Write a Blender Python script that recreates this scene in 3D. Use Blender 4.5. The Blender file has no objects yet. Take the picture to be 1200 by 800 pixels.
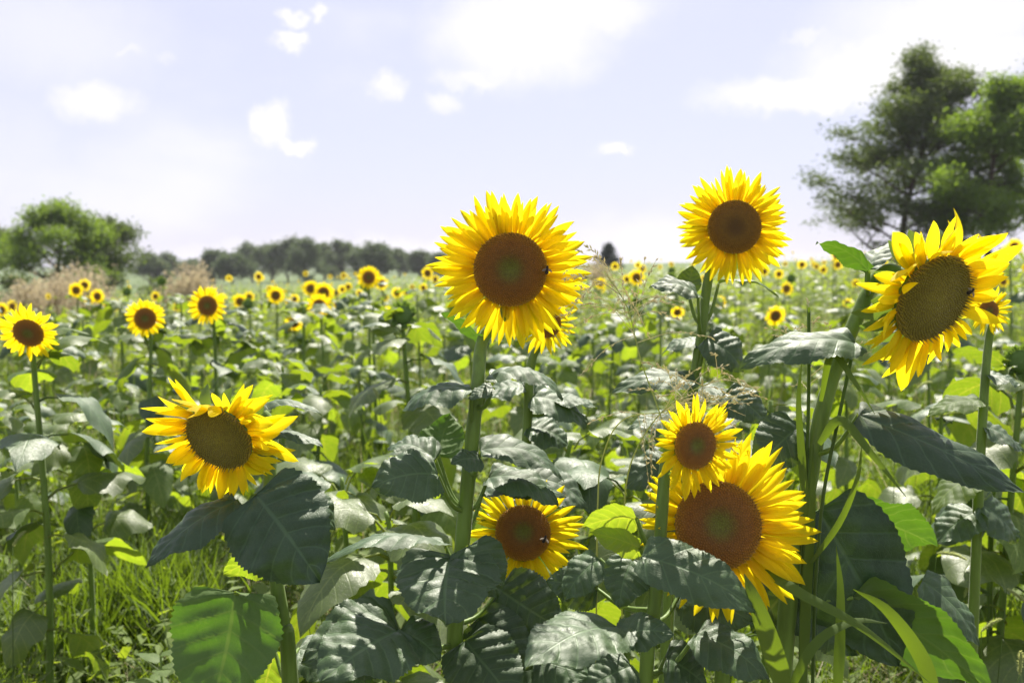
import bpy, math
import numpy as np
from mathutils import Matrix, Vector

scene = bpy.context.scene
COL = scene.collection
R = np.random.RandomState(7)

# ------------------------------------------------------------------ camera
FPX, CAMZ, HORIZON = 1167.0, 1.35, 310.0
PITCH = math.atan((400 - HORIZON) / FPX)
cam_d = bpy.data.cameras.new('camera')
cam = bpy.data.objects.new('camera', cam_d); COL.objects.link(cam)
cam_d.sensor_width = 36.0; cam_d.lens = 35.0
cam_d.clip_start = 0.05; cam_d.clip_end = 5000
cam.location = (0, 0, CAMZ)
cam.rotation_euler = (math.pi / 2 - PITCH, 0, 0)
cam_d.dof.use_dof = True
cam_d.dof.focus_distance = 1.58
cam_d.dof.aperture_fstop = 5.0
cam_d.dof.aperture_blades = 7
scene.camera = cam

# ------------------------------------------------------------------ sun, sky, exposure
SUN_EL, SUN_AZ = math.radians(54), math.radians(12)       # azimuth from +Y (ahead), negative = to the left
sd = Vector((math.sin(SUN_AZ) * math.cos(SUN_EL), math.cos(SUN_AZ) * math.cos(SUN_EL), math.sin(SUN_EL)))
sun_d = bpy.data.lights.new('sun', 'SUN')
sun = bpy.data.objects.new('sun', sun_d); COL.objects.link(sun)
sun_d.energy = 5.0; sun_d.angle = math.radians(0.6); sun_d.color = (1.0, 0.94, 0.82)
sun.rotation_euler = (-sd).to_track_quat('-Z', 'Y').to_euler()
sun.location = (0, 20, 30)
scene.view_settings.view_transform = 'Standard'
scene.view_settings.look = 'None'
scene.view_settings.exposure = 1.0
scene.view_settings.gamma = 1.0
scene.cycles.use_denoising = True
scene.cycles.max_bounces = 8
scene.cycles.diffuse_bounces = 3
scene.cycles.transmission_bounces = 5
scene.cycles.sample_clamp_indirect = 6

fwd = np.array([0, math.cos(PITCH), -math.sin(PITCH)])
upv = np.array([0, math.sin(PITCH), math.cos(PITCH)])
C0 = np.array([0, 0, CAMZ])
def ray(px, py):
    return fwd + np.array([1., 0, 0]) * (px - 600) / FPX + upv * (400 - py) / FPX
def P(px, py, D):
    return C0 + D * ray(px, py)

class NT:
    """small node helper"""
    def __init__(s, tree): s.t = tree; s.n = tree.nodes; s.l = tree.links
    def new(s, typ, **kw):
        n = s.n.new(typ)
        for k, v in kw.items():
            if k.startswith('i_'): n.inputs[k[2:]].default_value = v
            else: setattr(n, k, v)
        return n
    def link(s, a, b): s.l.new(a, b)
    def math(s, op, a, b=None, c=None, clamp=False):
        n = s.n.new('ShaderNodeMath'); n.operation = op; n.use_clamp = clamp
        for i, v in enumerate((a, b, c)):
            if v is None: continue
            if isinstance(v, (int, float)): n.inputs[i].default_value = v
            else: s.link(v, n.inputs[i])
        return n.outputs[0]
    def vmath(s, op, a, b=None):
        n = s.n.new('ShaderNodeVectorMath'); n.operation = op
        for i, v in enumerate((a, b)):
            if v is None: continue
            if isinstance(v, (tuple, list)): n.inputs[i].default_value = v
            else: s.link(v, n.inputs[i])
        return n.outputs['Value'] if op in ('LENGTH', 'DOT_PRODUCT', 'DISTANCE') else n.outputs[0]
    def mix(s, fac, a, b):
        n = s.n.new('ShaderNodeMix'); n.data_type = 'RGBA'
        for i, v in ((0, fac), (6, a), (7, b)):
            if isinstance(v, (int, float)): n.inputs[i].default_value = v
            elif isinstance(v, (tuple, list)): n.inputs[i].default_value = (*v, 1) if len(v) == 3 else v
            else: s.link(v, n.inputs[i])
        return n.outputs[2]
    def mapr(s, v, a, b, c=0., d=1., smooth=True):
        n = s.n.new('ShaderNodeMapRange'); n.interpolation_type = 'SMOOTHSTEP' if smooth else 'LINEAR'
        s.link(v, n.inputs[0])
        for i, x in enumerate((a, b, c, d)): n.inputs[i + 1].default_value = x
        return n.outputs[0]
    def noise(s, vec, scale, detail=4, rough=.55):
        n = s.n.new('ShaderNodeTexNoise'); n.inputs['Scale'].default_value = scale
        n.inputs['Detail'].default_value = detail; n.inputs['Roughness'].default_value = rough
        if vec is not None: s.link(vec, n.inputs['Vector'])
        return n

world = bpy.data.worlds.new('World'); scene.world = world; world.use_nodes = True
w = NT(world.node_tree); w.n.clear()
out = w.new('ShaderNodeOutputWorld'); bg = w.new('ShaderNodeBackground'); w.link(bg.outputs[0], out.inputs[0])
sky = w.new('ShaderNodeTexSky', sky_type='NISHITA', sun_disc=False)
sky.sun_elevation = SUN_EL; sky.sun_rotation = SUN_AZ
sky.air_density = 1.0; sky.dust_density = 1.2; sky.ozone_density = 3.0; sky.altitude = 100
bg.inputs[1].default_value = 0.11
tc = w.new('ShaderNodeTexCoord'); dirv = w.vmath('NORMALIZE', tc.outputs['Generated'])
n1 = w.noise(dirv, 34, 8, .68)
dist = w.vmath('MULTIPLY', w.vmath('SUBTRACT', n1.outputs['Color'], (.5, .5, .5)), (.055, .055, .048))
dw = w.vmath('ADD', dirv, dist)
# thin high veil over the whole sky and the separate cumulus puffs
veil = w.noise(w.vmath('MULTIPLY', dirv, (1.6, 1.6, 4.0)), 1.7, 5, .5)
mask = w.mapr(veil.outputs['Fac'], .52, .78, 0, .55)
PUFFS = [  # px, py, rx, ry (pixels), softness, weight
    (343, 48, 22, 11, .6, 1), (340, 21, 14, 9, .6, .9), (372, 18, 13, 11, .6, .9), (318, 148, 24, 26, .6, 1), (345, 172, 24, 10, .6, .9),
    (450, 104, 24, 17, .7, .8), (522, 122, 20, 13, .8, .7), (110, 118, 46, 24, .8, .85), (720, 177, 26, 8, .6, 1),
    (610, 40, 110, 62, .7, 1), (560, 92, 55, 14, .8, .8), (680, 12, 90, 34, .8, 1), (950, 108, 120, 24, .6, 1), (1075, 74, 140, 48, .7, 1), (1120, 20, 130, 50, 1, .9),
    (950, 44, 30, 8, .9, .6), (60, 40, 110, 60, 1.3, .45), (20, 200, 60, 90, 1.4, .3), (430, 295, 220, 16, 1, .55), (760, 280, 120, 30, 1.2, .5), (145, 58, 16, 9, .8, .6), (195, 72, 20, 9, .9, .4)]
for (px, py, rx, ry, soft, wt) in PUFFS:
    d = ray(px, py); d = d / np.linalg.norm(d)
    v = w.vmath('SUBTRACT', dw, tuple(d))
    v = w.vmath('MULTIPLY', v, (FPX / rx, 6.0, FPX / ry))
    ln = w.vmath('LENGTH', v)
    m = w.mapr(ln, 1 + soft * .4, max(.1, 1 - soft), 0, wt * .9)
    mask = w.math('MAXIMUM', mask, m)
# milky summer haze: the blue of the clear sky is thinned towards white
hazed = w.mix(.86, sky.outputs[0], (3.42, 3.36, 4.25))
col = w.mix(mask, hazed, (5.0, 4.9, 4.9))
w.link(col, bg.inputs[0])

# ------------------------------------------------------------------ mesh helpers
def smoothstep(a, b, x):
    t = np.clip((np.asarray(x, float) - a) / (b - a), 0, 1); return t * t * (3 - 2 * t)
def tz(x, y):
    x = np.asarray(x, float); y = np.asarray(y, float)
    return .045 * 60 * np.tanh(x / 60) * smoothstep(2, 22, y)

def mk(name, V, faces, mats, uv=None, attr=None, smooth=True, midx=None):
    """V (n,3); faces list of int arrays (k,3)/(k,4); uv (n,2) per vertex; attr dict of per-vertex floats"""
    if not isinstance(faces, list): faces = [faces]
    faces = [np.asarray(f, np.int32) for f in faces if len(f)]
    me = bpy.data.meshes.new(name)
    V = np.asarray(V, np.float32)
    loops = np.concatenate([f.ravel() for f in faces]); tot = np.concatenate([np.full(len(f), f.shape[1], np.int32) for f in faces])
    start = np.concatenate([[0], np.cumsum(tot)[:-1]]).astype(np.int32)
    me.vertices.add(len(V)); me.vertices.foreach_set('co', V.ravel())
    me.loops.add(len(loops)); me.loops.foreach_set('vertex_index', loops)
    me.polygons.add(len(tot)); me.polygons.foreach_set('loop_start', start)
    if uv is not None:
        l = me.uv_layers.new(name='UVMap'); l.data.foreach_set('uv', np.asarray(uv, np.float32)[loops].ravel())
    if attr:
        for k, a in attr.items():
            at = me.attributes.new(k, 'FLOAT', 'POINT'); at.data.foreach_set('value', np.asarray(a, np.float32))
    for m in (mats if isinstance(mats, (list, tuple)) else [mats]): me.materials.append(m)
    if midx is not None: me.polygons.foreach_set('material_index', np.asarray(midx, np.int32))
    me.update(calc_edges=True)
    me.polygons.foreach_set('use_smooth', np.full(len(tot), smooth))
    return me

def obj(name, data, parent=None, mat=None):
    o = bpy.data.objects.new(name, data); COL.objects.link(o)
    if parent is not None: o.parent = parent
    if mat is not None: o.matrix_basis = mat
    return o
def tag(o, label, cat, group=None):
    o['label'] = label; o['category'] = cat
    if group: o['group'] = group
    return o
def thing(name, loc, label, cat, group=None):
    o = obj(name, None); o.location = tuple(loc); o.empty_display_size = .1
    return tag(o, label, cat, group)

class Acc:
    """accumulates pieces into one mesh"""
    def __init__(s): s.V = []; s.F3 = []; s.F4 = []; s.uv = []; s.a = []; s.n = 0
    def add(s, V, faces, uv=None, a=None):
        V = np.asarray(V, float)
        for f in (faces if isinstance(faces, list) else [faces]):
            f = np.asarray(f)
            if len(f): (s.F3 if f.shape[1] == 3 else s.F4).append(f + s.n)
        s.V.append(V); s.uv.append(np.zeros((len(V), 2)) if uv is None else uv)
        s.a.append(np.zeros(len(V)) if a is None else a); s.n += len(V)
    def build(s, name, mat, smooth=True):
        fs = []
        if s.F3: fs.append(np.concatenate(s.F3))
        if s.F4: fs.append(np.concatenate(s.F4))
        return mk(name, np.concatenate(s.V), fs, mat, np.concatenate(s.uv), {'rad': np.concatenate(s.a)}, smooth)

def tube(pts, radii, ns=8, cap=True):
    pts = np.asarray(pts, float); n = len(pts)
    T = np.gradient(pts, axis=0); T /= np.linalg.norm(T, axis=1)[:, None] + 1e-12
    ref = np.array([0, 1., 0]) if abs(T[:, 1]).mean() < .8 else np.array([1., 0, 0])
    A = np.cross(T, ref); A /= np.linalg.norm(A, axis=1)[:, None] + 1e-12
    B = np.cross(T, A)
    th = np.arange(ns) * 2 * math.pi / ns
    rr = np.asarray(radii, float)[:, None, None]
    V = pts[:, None, :] + rr * (np.cos(th)[None, :, None] * A[:, None, :] + np.sin(th)[None, :, None] * B[:, None, :])
    V = V.reshape(-1, 3)
    i, j = np.meshgrid(np.arange(n - 1), np.arange(ns), indexing='ij'); j2 = (j + 1) % ns
    F = np.stack([i * ns + j, (i + 1) * ns + j, (i + 1) * ns + j2, i * ns + j2], -1).reshape(-1, 4)
    uv = np.stack([np.tile(th / (2 * math.pi), n), np.repeat(np.linspace(0, 1, n), ns)], -1)
    if cap:
        V = np.concatenate([V, pts[-1:]]); k = (n - 1) * ns; jj = np.arange(ns)
        F3 = np.stack([k + jj, np.full(ns, n * ns), k + (jj + 1) % ns], -1)
        return V, [F, F3], np.concatenate([uv, [[.5, 1]]])
    return V, [F], uv
def spline(pts, n):
    """Catmull-Rom through the points"""
    p = np.asarray(pts, float); p = np.concatenate([[2 * p[0] - p[1]], p, [2 * p[-1] - p[-2]]])
    m = len(p) - 3; t = np.linspace(0, m - 1e-6, n); k = t.astype(int); f = (t - k)[:, None]
    a, b, c, d = p[k], p[k + 1], p[k + 2], p[k + 3]
    return .5 * (2 * b + (c - a) * f + (2 * a - 5 * b + 4 * c - d) * f ** 2 + (3 * b - a - 3 * c + d) * f ** 3)

def gridfaces(nu, nv):
    i, j = np.meshgrid(np.arange(nu), np.arange(nv), indexing='ij'); k = nv + 1
    return np.stack([i * k + j, i * k + j + 1, (i + 1) * k + j + 1, (i + 1) * k + j], -1).reshape(-1, 4)

def leaf_grid(L, W, arc=.12, fold=.15, pucker=.02, wave=.03, droop=0., twist=0., nu=28, nv=14, rs=R, lobe=.14, crinkle=.5):
    """sunflower blade: base at the origin, midrib along +Y, upper face +Z"""
    u = np.linspace(0, 1, nu + 1)[:, None]; v = np.linspace(-1, 1, nv + 1)[None, :]
    f = u ** .44 * (1 - u) ** .86; f = f / f.max()
    tooth = np.where(np.arange(nu + 1) % 2 == 0, .024, -.024)[:, None] * np.abs(v) ** 6 * (1 - smoothstep(.93, 1, u)) * (u > .03)
    tooth = tooth * (1 + .5 * rs.uniform(-1, 1, (nu + 1, 1)))
    asym = 1 + .07 * rs.uniform(-1, 1) * np.sign(v)
    x = W / 2 * f * v * asym * (1 + tooth)
    y = L * (u - lobe * np.abs(v) ** 1.6 * np.exp(-u * 5) * np.minimum(1, u * 12))
    ph = rs.uniform(0, 6.28, 4); ua = np.abs(v)
    s = u - .24 * ua * np.sqrt(np.maximum(f, 0)); nvn = 6
    ves = np.abs(np.sin(math.pi * (nvn * s + .15))) ** .7
    z = arc * L * 4 * u * (1 - u) - droop * L * u ** 2.2
    z = z + pucker * W * ves * np.minimum(1, ua * 3.5) * (1 - .4 * u)
    z = z + wave * W * np.sin(2 * math.pi * (2.3 * u + .15 * np.sign(v)) + ph[0] + np.sign(v) * ph[1]) * ua ** 2
    z = z + wave * .5 * W * np.sin(2 * math.pi * (1.1 * u) + ph[2]) * v
    ax = np.abs(x)
    z = z + .10 * ax * np.exp(-u * 3) - fold * 2.2 * ax ** 2 / W - fold * .25 * ax
    if nu > 10:
        pr = rs.uniform(0, 6.28, 6)      # crinkles: crossing ripples between the veins
        z = z + .011 * W * crinkle * (np.sin(34 * u + 9 * v + pr[0]) + np.sin(21 * u - 16 * v + pr[1]) + .7 * np.sin(47 * u + 23 * v + pr[2]) + .8 * np.sin(13 * u + 27 * v + pr[3])) * np.minimum(1, ua * 2.5) * np.sqrt(f)
    x = x + .10 * L * math.sin(ph[3]) * u ** 2
    a = twist * u
    x2 = x * np.cos(a) - (z - arc * L * 4 * u * (1 - u)) * np.sin(a) * 1.0
    z2 = z + x * np.sin(a)
    V = np.stack([x2, y + 0 * v, z2], -1).reshape(-1, 3)
    uv = np.stack([np.broadcast_to(v * .5 + .5, x.shape), np.broadcast_to(u, x.shape)], -1).reshape(-1, 2)
    return V, gridfaces(nu, nv), uv

def petal_grid(L, W, curl=.1, twist=0., nu=9, nv=4, rs=R, side=0.):
    u = np.linspace(0, 1, nu + 1)[:, None]; v = np.linspace(-1, 1, nv + 1)[None, :]
    g = (.30 + 2.0 * u) * np.maximum(1 - u, 0) ** .88; g = g / g.max()
    x = W / 2 * g * v
    z = curl * L * u ** 2 + .22 * W * g * (v ** 2) - .05 * W * g * np.cos(3 * math.pi * v) + .02 * L * np.sin(5 * u + rs.uniform(0, 6))
    a = twist * u
    x2 = x * np.cos(a) - .3 * W * np.sin(a) * 0 + side * L * u ** 2
    z2 = z + x * np.sin(a)
    V = np.stack([x2, L * u + 0 * v, z2], -1).reshape(-1, 3)
    uv = np.stack([np.broadcast_to(v * .5 + .5, x.shape), np.broadcast_to(u, x.shape)], -1).reshape(-1, 2)
    return V, gridfaces(nu, nv), uv

def frame(y, nz, o=(0, 0, 0)):
    """matrix with local Y along y and local Z as near nz as it can be"""
    y = Vector(y).normalized(); z = Vector(nz); z = (z - y * z.dot(y))
    if z.length < 1e-4: z = Vector((0.1, .2, 1)); z = z - y * z.dot(y)
    z.normalize(); x = y.cross(z)
    m = Matrix((x, y, z)).transposed().to_4x4(); m.translation = Vector(o); return m
def frame_z(z, o=(0, 0, 0), up=(0, 0, 1)):
    z = Vector(z).normalized(); y = Vector(up); y = (y - z * y.dot(z)).normalized(); x = y.cross(z)
    m = Matrix((x, y, z)).transposed().to_4x4(); m.translation = Vector(o); return m
def xf(m, V):
    A = np.array(m); return V @ A[:3, :3].T + A[:3, 3]

# ------------------------------------------------------------------ materials
def material(name):
    m = bpy.data.materials.new(name); m.use_nodes = True
    t = NT(m.node_tree); t.n.clear()
    o = t.new('ShaderNodeOutputMaterial'); return m, t, o
def leaf_material(name, top, under, trans, tf=.32, rough=.42, spec=.6, veins=True, vary=.35, sheen=.25, scale=25):
    m, t, o = material(name)
    geo = t.new('ShaderNodeNewGeometry'); oi = t.new('ShaderNodeObjectInfo'); tco = t.new('ShaderNodeTexCoord')
    nz = t.noise(tco.outputs['Object'], scale, 4)
    big = t.noise(geo.outputs['Position'], 3.5, 3)
    rnd = t.math('ADD', t.math('MULTIPLY', oi.outputs['Random'], .6), t.math('MULTIPLY', big.outputs['Fac'], .6))
    rnd = t.math('SUBTRACT', rnd, .15)
    c_top = t.mix(rnd, tuple(c * (1 - vary) for c in top), tuple(min(1, c * (1 + vary)) for c in top))
    c_top = t.mix(t.mapr(nz.outputs['Fac'], .35, .7), c_top, tuple(c * .8 for c in top))
    if veins:
        uvn = t.new('ShaderNodeUVMap'); sep = t.new('ShaderNodeSeparateXYZ'); t.link(uvn.outputs[0], sep.inputs[0])
        av = t.math('ABSOLUTE', t.math('SUBTRACT', t.math('MULTIPLY', sep.outputs[0], 2), 1))
        mid = t.mapr(av, .055, .015)
        s = t.math('ADD', t.math('MULTIPLY', t.math('SUBTRACT', sep.outputs[1], t.math('MULTIPLY', av, .22)), 6), .15)
        fr = t.math('ABSOLUTE', t.math('SUBTRACT', t.math('FRACT', t.math('ADD', s, .5)), .5))
        lat = t.math('MULTIPLY', t.mapr(fr, .075, .02), .75)
        vn = t.math('MAXIMUM', mid, lat)
        vor = t.new('ShaderNodeTexVoronoi', feature='DISTANCE_TO_EDGE'); vor.inputs['Scale'].default_value = 26
        t.link(uvn.outputs[0], vor.inputs['Vector'])
        net = t.math('MULTIPLY', t.mapr(vor.outputs[0], .09, .0), .3)
        vn = t.math('MAXIMUM', vn, net)
        c_top = t.mix(t.math('MULTIPLY', vn, .34), c_top, tuple(min(1, c * 2.2 + .03) for c in top))
        c_tr = t.mix(t.math('MULTIPLY', vn, .8), trans, (min(1, trans[0] * 2.2 + .05), min(1, trans[1] * 1.45 + .04), trans[2] + .05))
        c_tr = t.mix(t.mapr(nz.outputs['Fac'], .35, .7, 0, .5), c_tr, tuple(c * .6 for c in trans))
        hgt = t.math('ADD', t.math('MULTIPLY', vn, -1.0), t.math('MULTIPLY', nz.outputs['Fac'], .8))
    else:
        c_tr = t.mix(0, trans, trans); hgt = nz.outputs['Fac']
    c_tr = t.mix(t.math('MULTIPLY', rnd, .45), c_tr, tuple(c * 1.35 for c in trans[:1]) + tuple(c * 1.05 for c in trans[1:]))
    c = t.mix(geo.outputs['Backfacing'], c_top, under)
    bump = t.new('ShaderNodeBump'); bump.inputs['Strength'].default_value = .3; bump.inputs['Distance'].default_value = .002
    t.link(hgt, bump.inputs['Height'])
    p = t.new('ShaderNodeBsdfPrincipled')
    t.link(c, p.inputs['Base Color']); t.link(bump.outputs[0], p.inputs['Normal'])
    r = t.math('ADD', t.math('MULTIPLY', geo.outputs['Backfacing'], .25), t.mapr(nz.outputs['Fac'], .3, .7, rough - .04, rough + .10))
    t.link(r, p.inputs['Roughness']); p.inputs['Specular IOR Level'].default_value = spec
    p.inputs['Sheen Weight'].default_value = sheen; p.inputs['Sheen Roughness'].default_value = .45
    tr = t.new('ShaderNodeBsdfTranslucent'); t.link(c_tr, tr.inputs[0])
    ms = t.new('ShaderNodeMixShader'); ms.inputs[0].default_value = tf
    t.link(p.outputs[0], ms.inputs[1]); t.link(tr.outputs[0], ms.inputs[2]); t.link(ms.outputs[0], o.inputs[0])
    return m
M = {}
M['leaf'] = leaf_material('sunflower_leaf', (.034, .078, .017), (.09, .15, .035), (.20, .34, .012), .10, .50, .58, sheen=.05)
M['glow'] = leaf_material('thin_leaf', (.05, .10, .026), (.10, .17, .04), (.12, .30, .010), .28, .48, .55, sheen=.03)
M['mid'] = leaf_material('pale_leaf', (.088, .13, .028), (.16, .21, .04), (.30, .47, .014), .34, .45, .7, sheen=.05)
M['thick'] = leaf_material('thick_leaf', (.025, .062, .016), (.08, .14, .035), (.10, .22, .01), .035, .5, .5, sheen=.02)
M['young'] = leaf_material('young_leaf', (.09, .14, .04), (.16, .22, .05), (.38, .58, .02), .42, .55, .4, sheen=.05)
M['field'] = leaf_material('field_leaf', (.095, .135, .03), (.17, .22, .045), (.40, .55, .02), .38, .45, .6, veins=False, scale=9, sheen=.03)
M['grass'] = leaf_material('grass_blade', (.072, .12, .020), (.08, .13, .023), (.21, .34, .012), .38, .5, .4, veins=False, scale=4)
M['weed'] = leaf_material('weed_leaf', (.095, .15, .034), (.14, .2, .045), (.38, .52, .022), .44, .5, .5, veins=False, scale=6)
M['tree'] = leaf_material('tree_leaf', (.055, .09, .034), (.07, .10, .035), (.17, .26, .025), .32, .5, .3, veins=False, scale=.6, vary=.5)
M['tree_light'] = leaf_material('tree_leaf_light', (.075, .135, .025), (.09, .15, .03), (.28, .44, .02), .40, .5, .3, veins=False, scale=.6, vary=.45)
M['tree_hazed'] = leaf_material('tree_leaf_hazed', (.075, .115, .055), (.08, .12, .06), (.15, .22, .07), .3, .6, .2, veins=False, scale=.4, vary=.4)  # paler, greyer green for the far row: distance haze put into the foliage colour
M['conifer'] = leaf_material('conifer_needles', (.035, .055, .05), (.04, .06, .05), (.03, .05, .03), .15, .6, .2, veins=False, scale=1)
M['straw'] = leaf_material('dry_reed', (.46, .40, .26), (.46, .40, .26), (.5, .44, .27), .4, .6, .3, veins=False, scale=3, vary=.25)
M['seedhead'] = leaf_material('grass_seed', (.52, .50, .32), (.52, .50, .32), (.70, .68, .42), .5, .6, .3, veins=False, scale=30, vary=.3)
M['foxtail'] = leaf_material('foxtail_bristle', (.30, .36, .14), (.3, .36, .14), (.55, .62, .22), .5, .6, .3, veins=False, scale=30, vary=.3)

def simple(name, col, rough=.6, spec=.4, vary=.25, scale=20, sheen=0, trans=None, tf=.25, stretch=None):
    m, t, o = material(name)
    tco = t.new('ShaderNodeTexCoord'); vec = tco.outputs['Object']
    if stretch: vec = t.vmath('MULTIPLY', vec, stretch)
    nz = t.noise(vec, scale, 5, .6)
    c = t.mix(t.mapr(nz.outputs['Fac'], .3, .7), tuple(x * (1 - vary) for x in col), tuple(min(1, x * (1 + vary)) for x in col))
    p = t.new('ShaderNodeBsdfPrincipled'); t.link(c, p.inputs['Base Color'])
    p.inputs['Roughness'].default_value = rough; p.inputs['Specular IOR Level'].default_value = spec
    p.inputs['Sheen Weight'].default_value = sheen; p.inputs['Sheen Roughness'].default_value = .35
    b = t.new('ShaderNodeBump'); b.inputs['Strength'].default_value = .4; b.inputs['Distance'].default_value = .003
    t.link(nz.outputs['Fac'], b.inputs['Height']); t.link(b.outputs[0], p.inputs['Normal'])
    last = p.outputs[0]
    if trans:
        tr = t.new('ShaderNodeBsdfTranslucent'); tr.inputs[0].default_value = (*trans, 1)
        ms = t.new('ShaderNodeMixShader'); ms.inputs[0].default_value = tf
        t.link(last, ms.inputs[1]); t.link(tr.outputs[0], ms.inputs[2]); last = ms.outputs[0]
    t.link(last, o.inputs[0]); return m
M['stem'] = simple('sunflower_stem', (.15, .24, .04), .5, .4, .25, 60, .2, (.35, .45, .04), .2, (1, 1, .12))
M['bract'] = simple('bract_green', (.10, .17, .04), .55, .4, .3, 60, .4, (.25, .38, .04), .3)
M['bark'] = simple('bark', (.07, .055, .042), .9, .2, .4, 6, 0, None, 0, (1, 1, .2))
M['bee_body'] = simple('bee_hair', (.02, .015, .01), .7, .3, .5, 300, .3)
M['bee_wing'] = simple('bee_wing', (.25, .22, .18), .3, .6, .2, 100, 0, (.4, .35, .3), .5)

def petal_material():
    m, t, o = material('sunflower_petal')
    uvn = t.new('ShaderNodeUVMap'); sep = t.new('ShaderNodeSeparateXYZ'); t.link(uvn.outputs[0], sep.inputs[0])
    oi = t.new('ShaderNodeObjectInfo')
    # fine lengthwise ribs and a deeper orange foot
    wv = t.math('SINE', t.math('MULTIPLY', sep.outputs[0], 44))
    foot = t.mapr(sep.outputs[1], .42, .0)
    rnd = t.mapr(oi.outputs['Random'], 0, 1, 0, .35, False)
    base = t.mix(rnd, (.90, .70, .008), (.88, .64, .006))
    base = t.mix(foot, base, (.88, .54, .006))
    base = t.mix(t.math('MULTIPLY', t.math('ADD', t.math('MULTIPLY', wv, .5), .5), .4), base, (.76, .50, .004))
    tr_c = t.mix(foot, (1.0, .83, .012), (1.0, .68, .006))
    tr_c = t.mix(rnd, tr_c, (1.0, .75, .01))
    b = t.new('ShaderNodeBump'); b.inputs['Strength'].default_value = .5; b.inputs['Distance'].default_value = .001
    t.link(wv, b.inputs['Height'])
    p = t.new('ShaderNodeBsdfPrincipled'); t.link(base, p.inputs['Base Color']); t.link(b.outputs[0], p.inputs['Normal'])
    p.inputs['Roughness'].default_value = .55; p.inputs['Specular IOR Level'].default_value = .25
    tr = t.new('ShaderNodeBsdfTranslucent'); t.link(tr_c, tr.inputs[0])
    ms = t.new('ShaderNodeMixShader'); ms.inputs[0].default_value = .62
    t.link(p.outputs[0], ms.inputs[1]); t.link(tr.outputs[0], ms.inputs[2]); t.link(ms.outputs[0], o.inputs[0])
    return m
M['petal'] = petal_material()
def disc_material(name, stops):
    m, t, o = material(name)
    at = t.new('ShaderNodeAttribute', attribute_name='rad')
    tco = t.new('ShaderNodeTexCoord'); nz = t.noise(tco.outputs['Object'], 220, 3)
    f = t.math('ADD', at.outputs['Fac'], t.math('MULTIPLY', t.math('SUBTRACT', nz.outputs['Fac'], .5), .16))
    cr = t.new('ShaderNodeValToRGB'); t.link(f, cr.inputs[0])
    el = cr.color_ramp.elements
    while len(el) < len(stops): el.new(.5)
    for e, (p_, c_) in zip(el, stops): e.position = p_; e.color = (*c_, 1)
    tp = t.new('ShaderNodeAttribute', attribute_name='tip')
    c = t.mix(t.mapr(tp.outputs['Fac'], .75, .05, 0, .5), cr.outputs[0], (.035, .016, .005))
    c = t.mix(t.mapr(nz.outputs['Fac'], .4, .65, .08, .36), c, (.045, .020, .006))
    p = t.new('ShaderNodeBsdfPrincipled'); t.link(c, p.inputs['Base Color'])
    p.inputs['Roughness'].default_value = .75; p.inputs['Specular IOR Level'].default_value = .25
    p.inputs['Sheen Weight'].default_value = .3
    t.link(p.outputs[0], o.inputs[0]); return m
M['disc'] = disc_material('disc_florets', [(0, (.19, .22, .022)), (.20, (.20, .20, .02)), (.44, (.30, .13, .014)), (.74, (.42, .17, .014)), (.92, (.60, .28, .016)), (1, (.75, .42, .014))])
M['disc_seed'] = disc_material('disc_seeds', [(0, (.36, .31, .022)), (.4, (.31, .26, .02)), (.8, (.31, .26, .02)), (.96, (.38, .30, .02)), (1, (.5, .36, .02))])
M['disc_brown'] = disc_material('disc_brown', [(0, (.13, .07, .014)), (.22, (.16, .085, .014)), (.45, (.28, .15, .016)), (.74, (.34, .17, .016)), (.92, (.5, .25, .016)), (1, (.7, .4, .014))])
M['disc_bud'] = disc_material('disc_green', [(0, (.06, .10, .02)), (.6, (.05, .10, .02)), (1, (.07, .13, .03))])

def ground_material():
    m, t, o = material('field_soil')
    geo = t.new('ShaderNodeNewGeometry'); pos = geo.outputs['Position']
    n1 = t.noise(pos, .9, 6, .6); n2 = t.noise(pos, 14, 6, .7); n3 = t.noise(pos, .02, 3)
    soil = t.mix(t.mapr(n2.outputs['Fac'], .3, .7), (.10, .068, .04), (.21, .15, .09))
    green = t.mix(t.mapr(n2.outputs['Fac'], .3, .7), (.05, .085, .02), (.10, .15, .035))
    c = t.mix(t.mapr(n1.outputs['Fac'], .40, .56), soil, green)
    sep = t.new('ShaderNodeSeparateXYZ'); t.link(pos, sep.inputs[0])
    far = t.mapr(sep.outputs[1], 30, 70)
    c = t.mix(far, c, green)
    p = t.new('ShaderNodeBsdfPrincipled'); t.link(c, p.inputs['Base Color']); p.inputs['Roughness'].default_value = .95
    b = t.new('ShaderNodeBump'); b.inputs['Strength'].default_value = .8; b.inputs['Distance'].default_value = .04
    t.link(n2.outputs['Fac'], b.inputs['Height']); t.link(b.outputs[0], p.inputs['Normal'])
    t.link(p.outputs[0], o.inputs[0]); return m
M['ground'] = ground_material()

# ------------------------------------------------------------------ ground
gx = np.concatenate([np.linspace(-900, -60, 12), np.linspace(-50, 50, 81), np.linspace(60, 900, 12)])
gy = np.concatenate([np.linspace(-60, -2, 6), np.linspace(0, 60, 90), np.geomspace(64, 1500, 22)])
GX, GY = np.meshgrid(gx, gy, indexing='ij')
GZ = tz(GX, GY) + np.where((np.abs(GX) < 40) & (GY < 50), .02 * np.sin(GX * 5.1 + 1.3 * np.sin(GY * 3)) * np.sin(GY * 4.3), 0)
g = obj('ground', mk('ground', np.stack([GX, GY, GZ], -1).reshape(-1, 3), gridfaces(len(gx) - 1, len(gy) - 1)[:, ::-1], M['ground']))
g['kind'] = 'structure'

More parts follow.
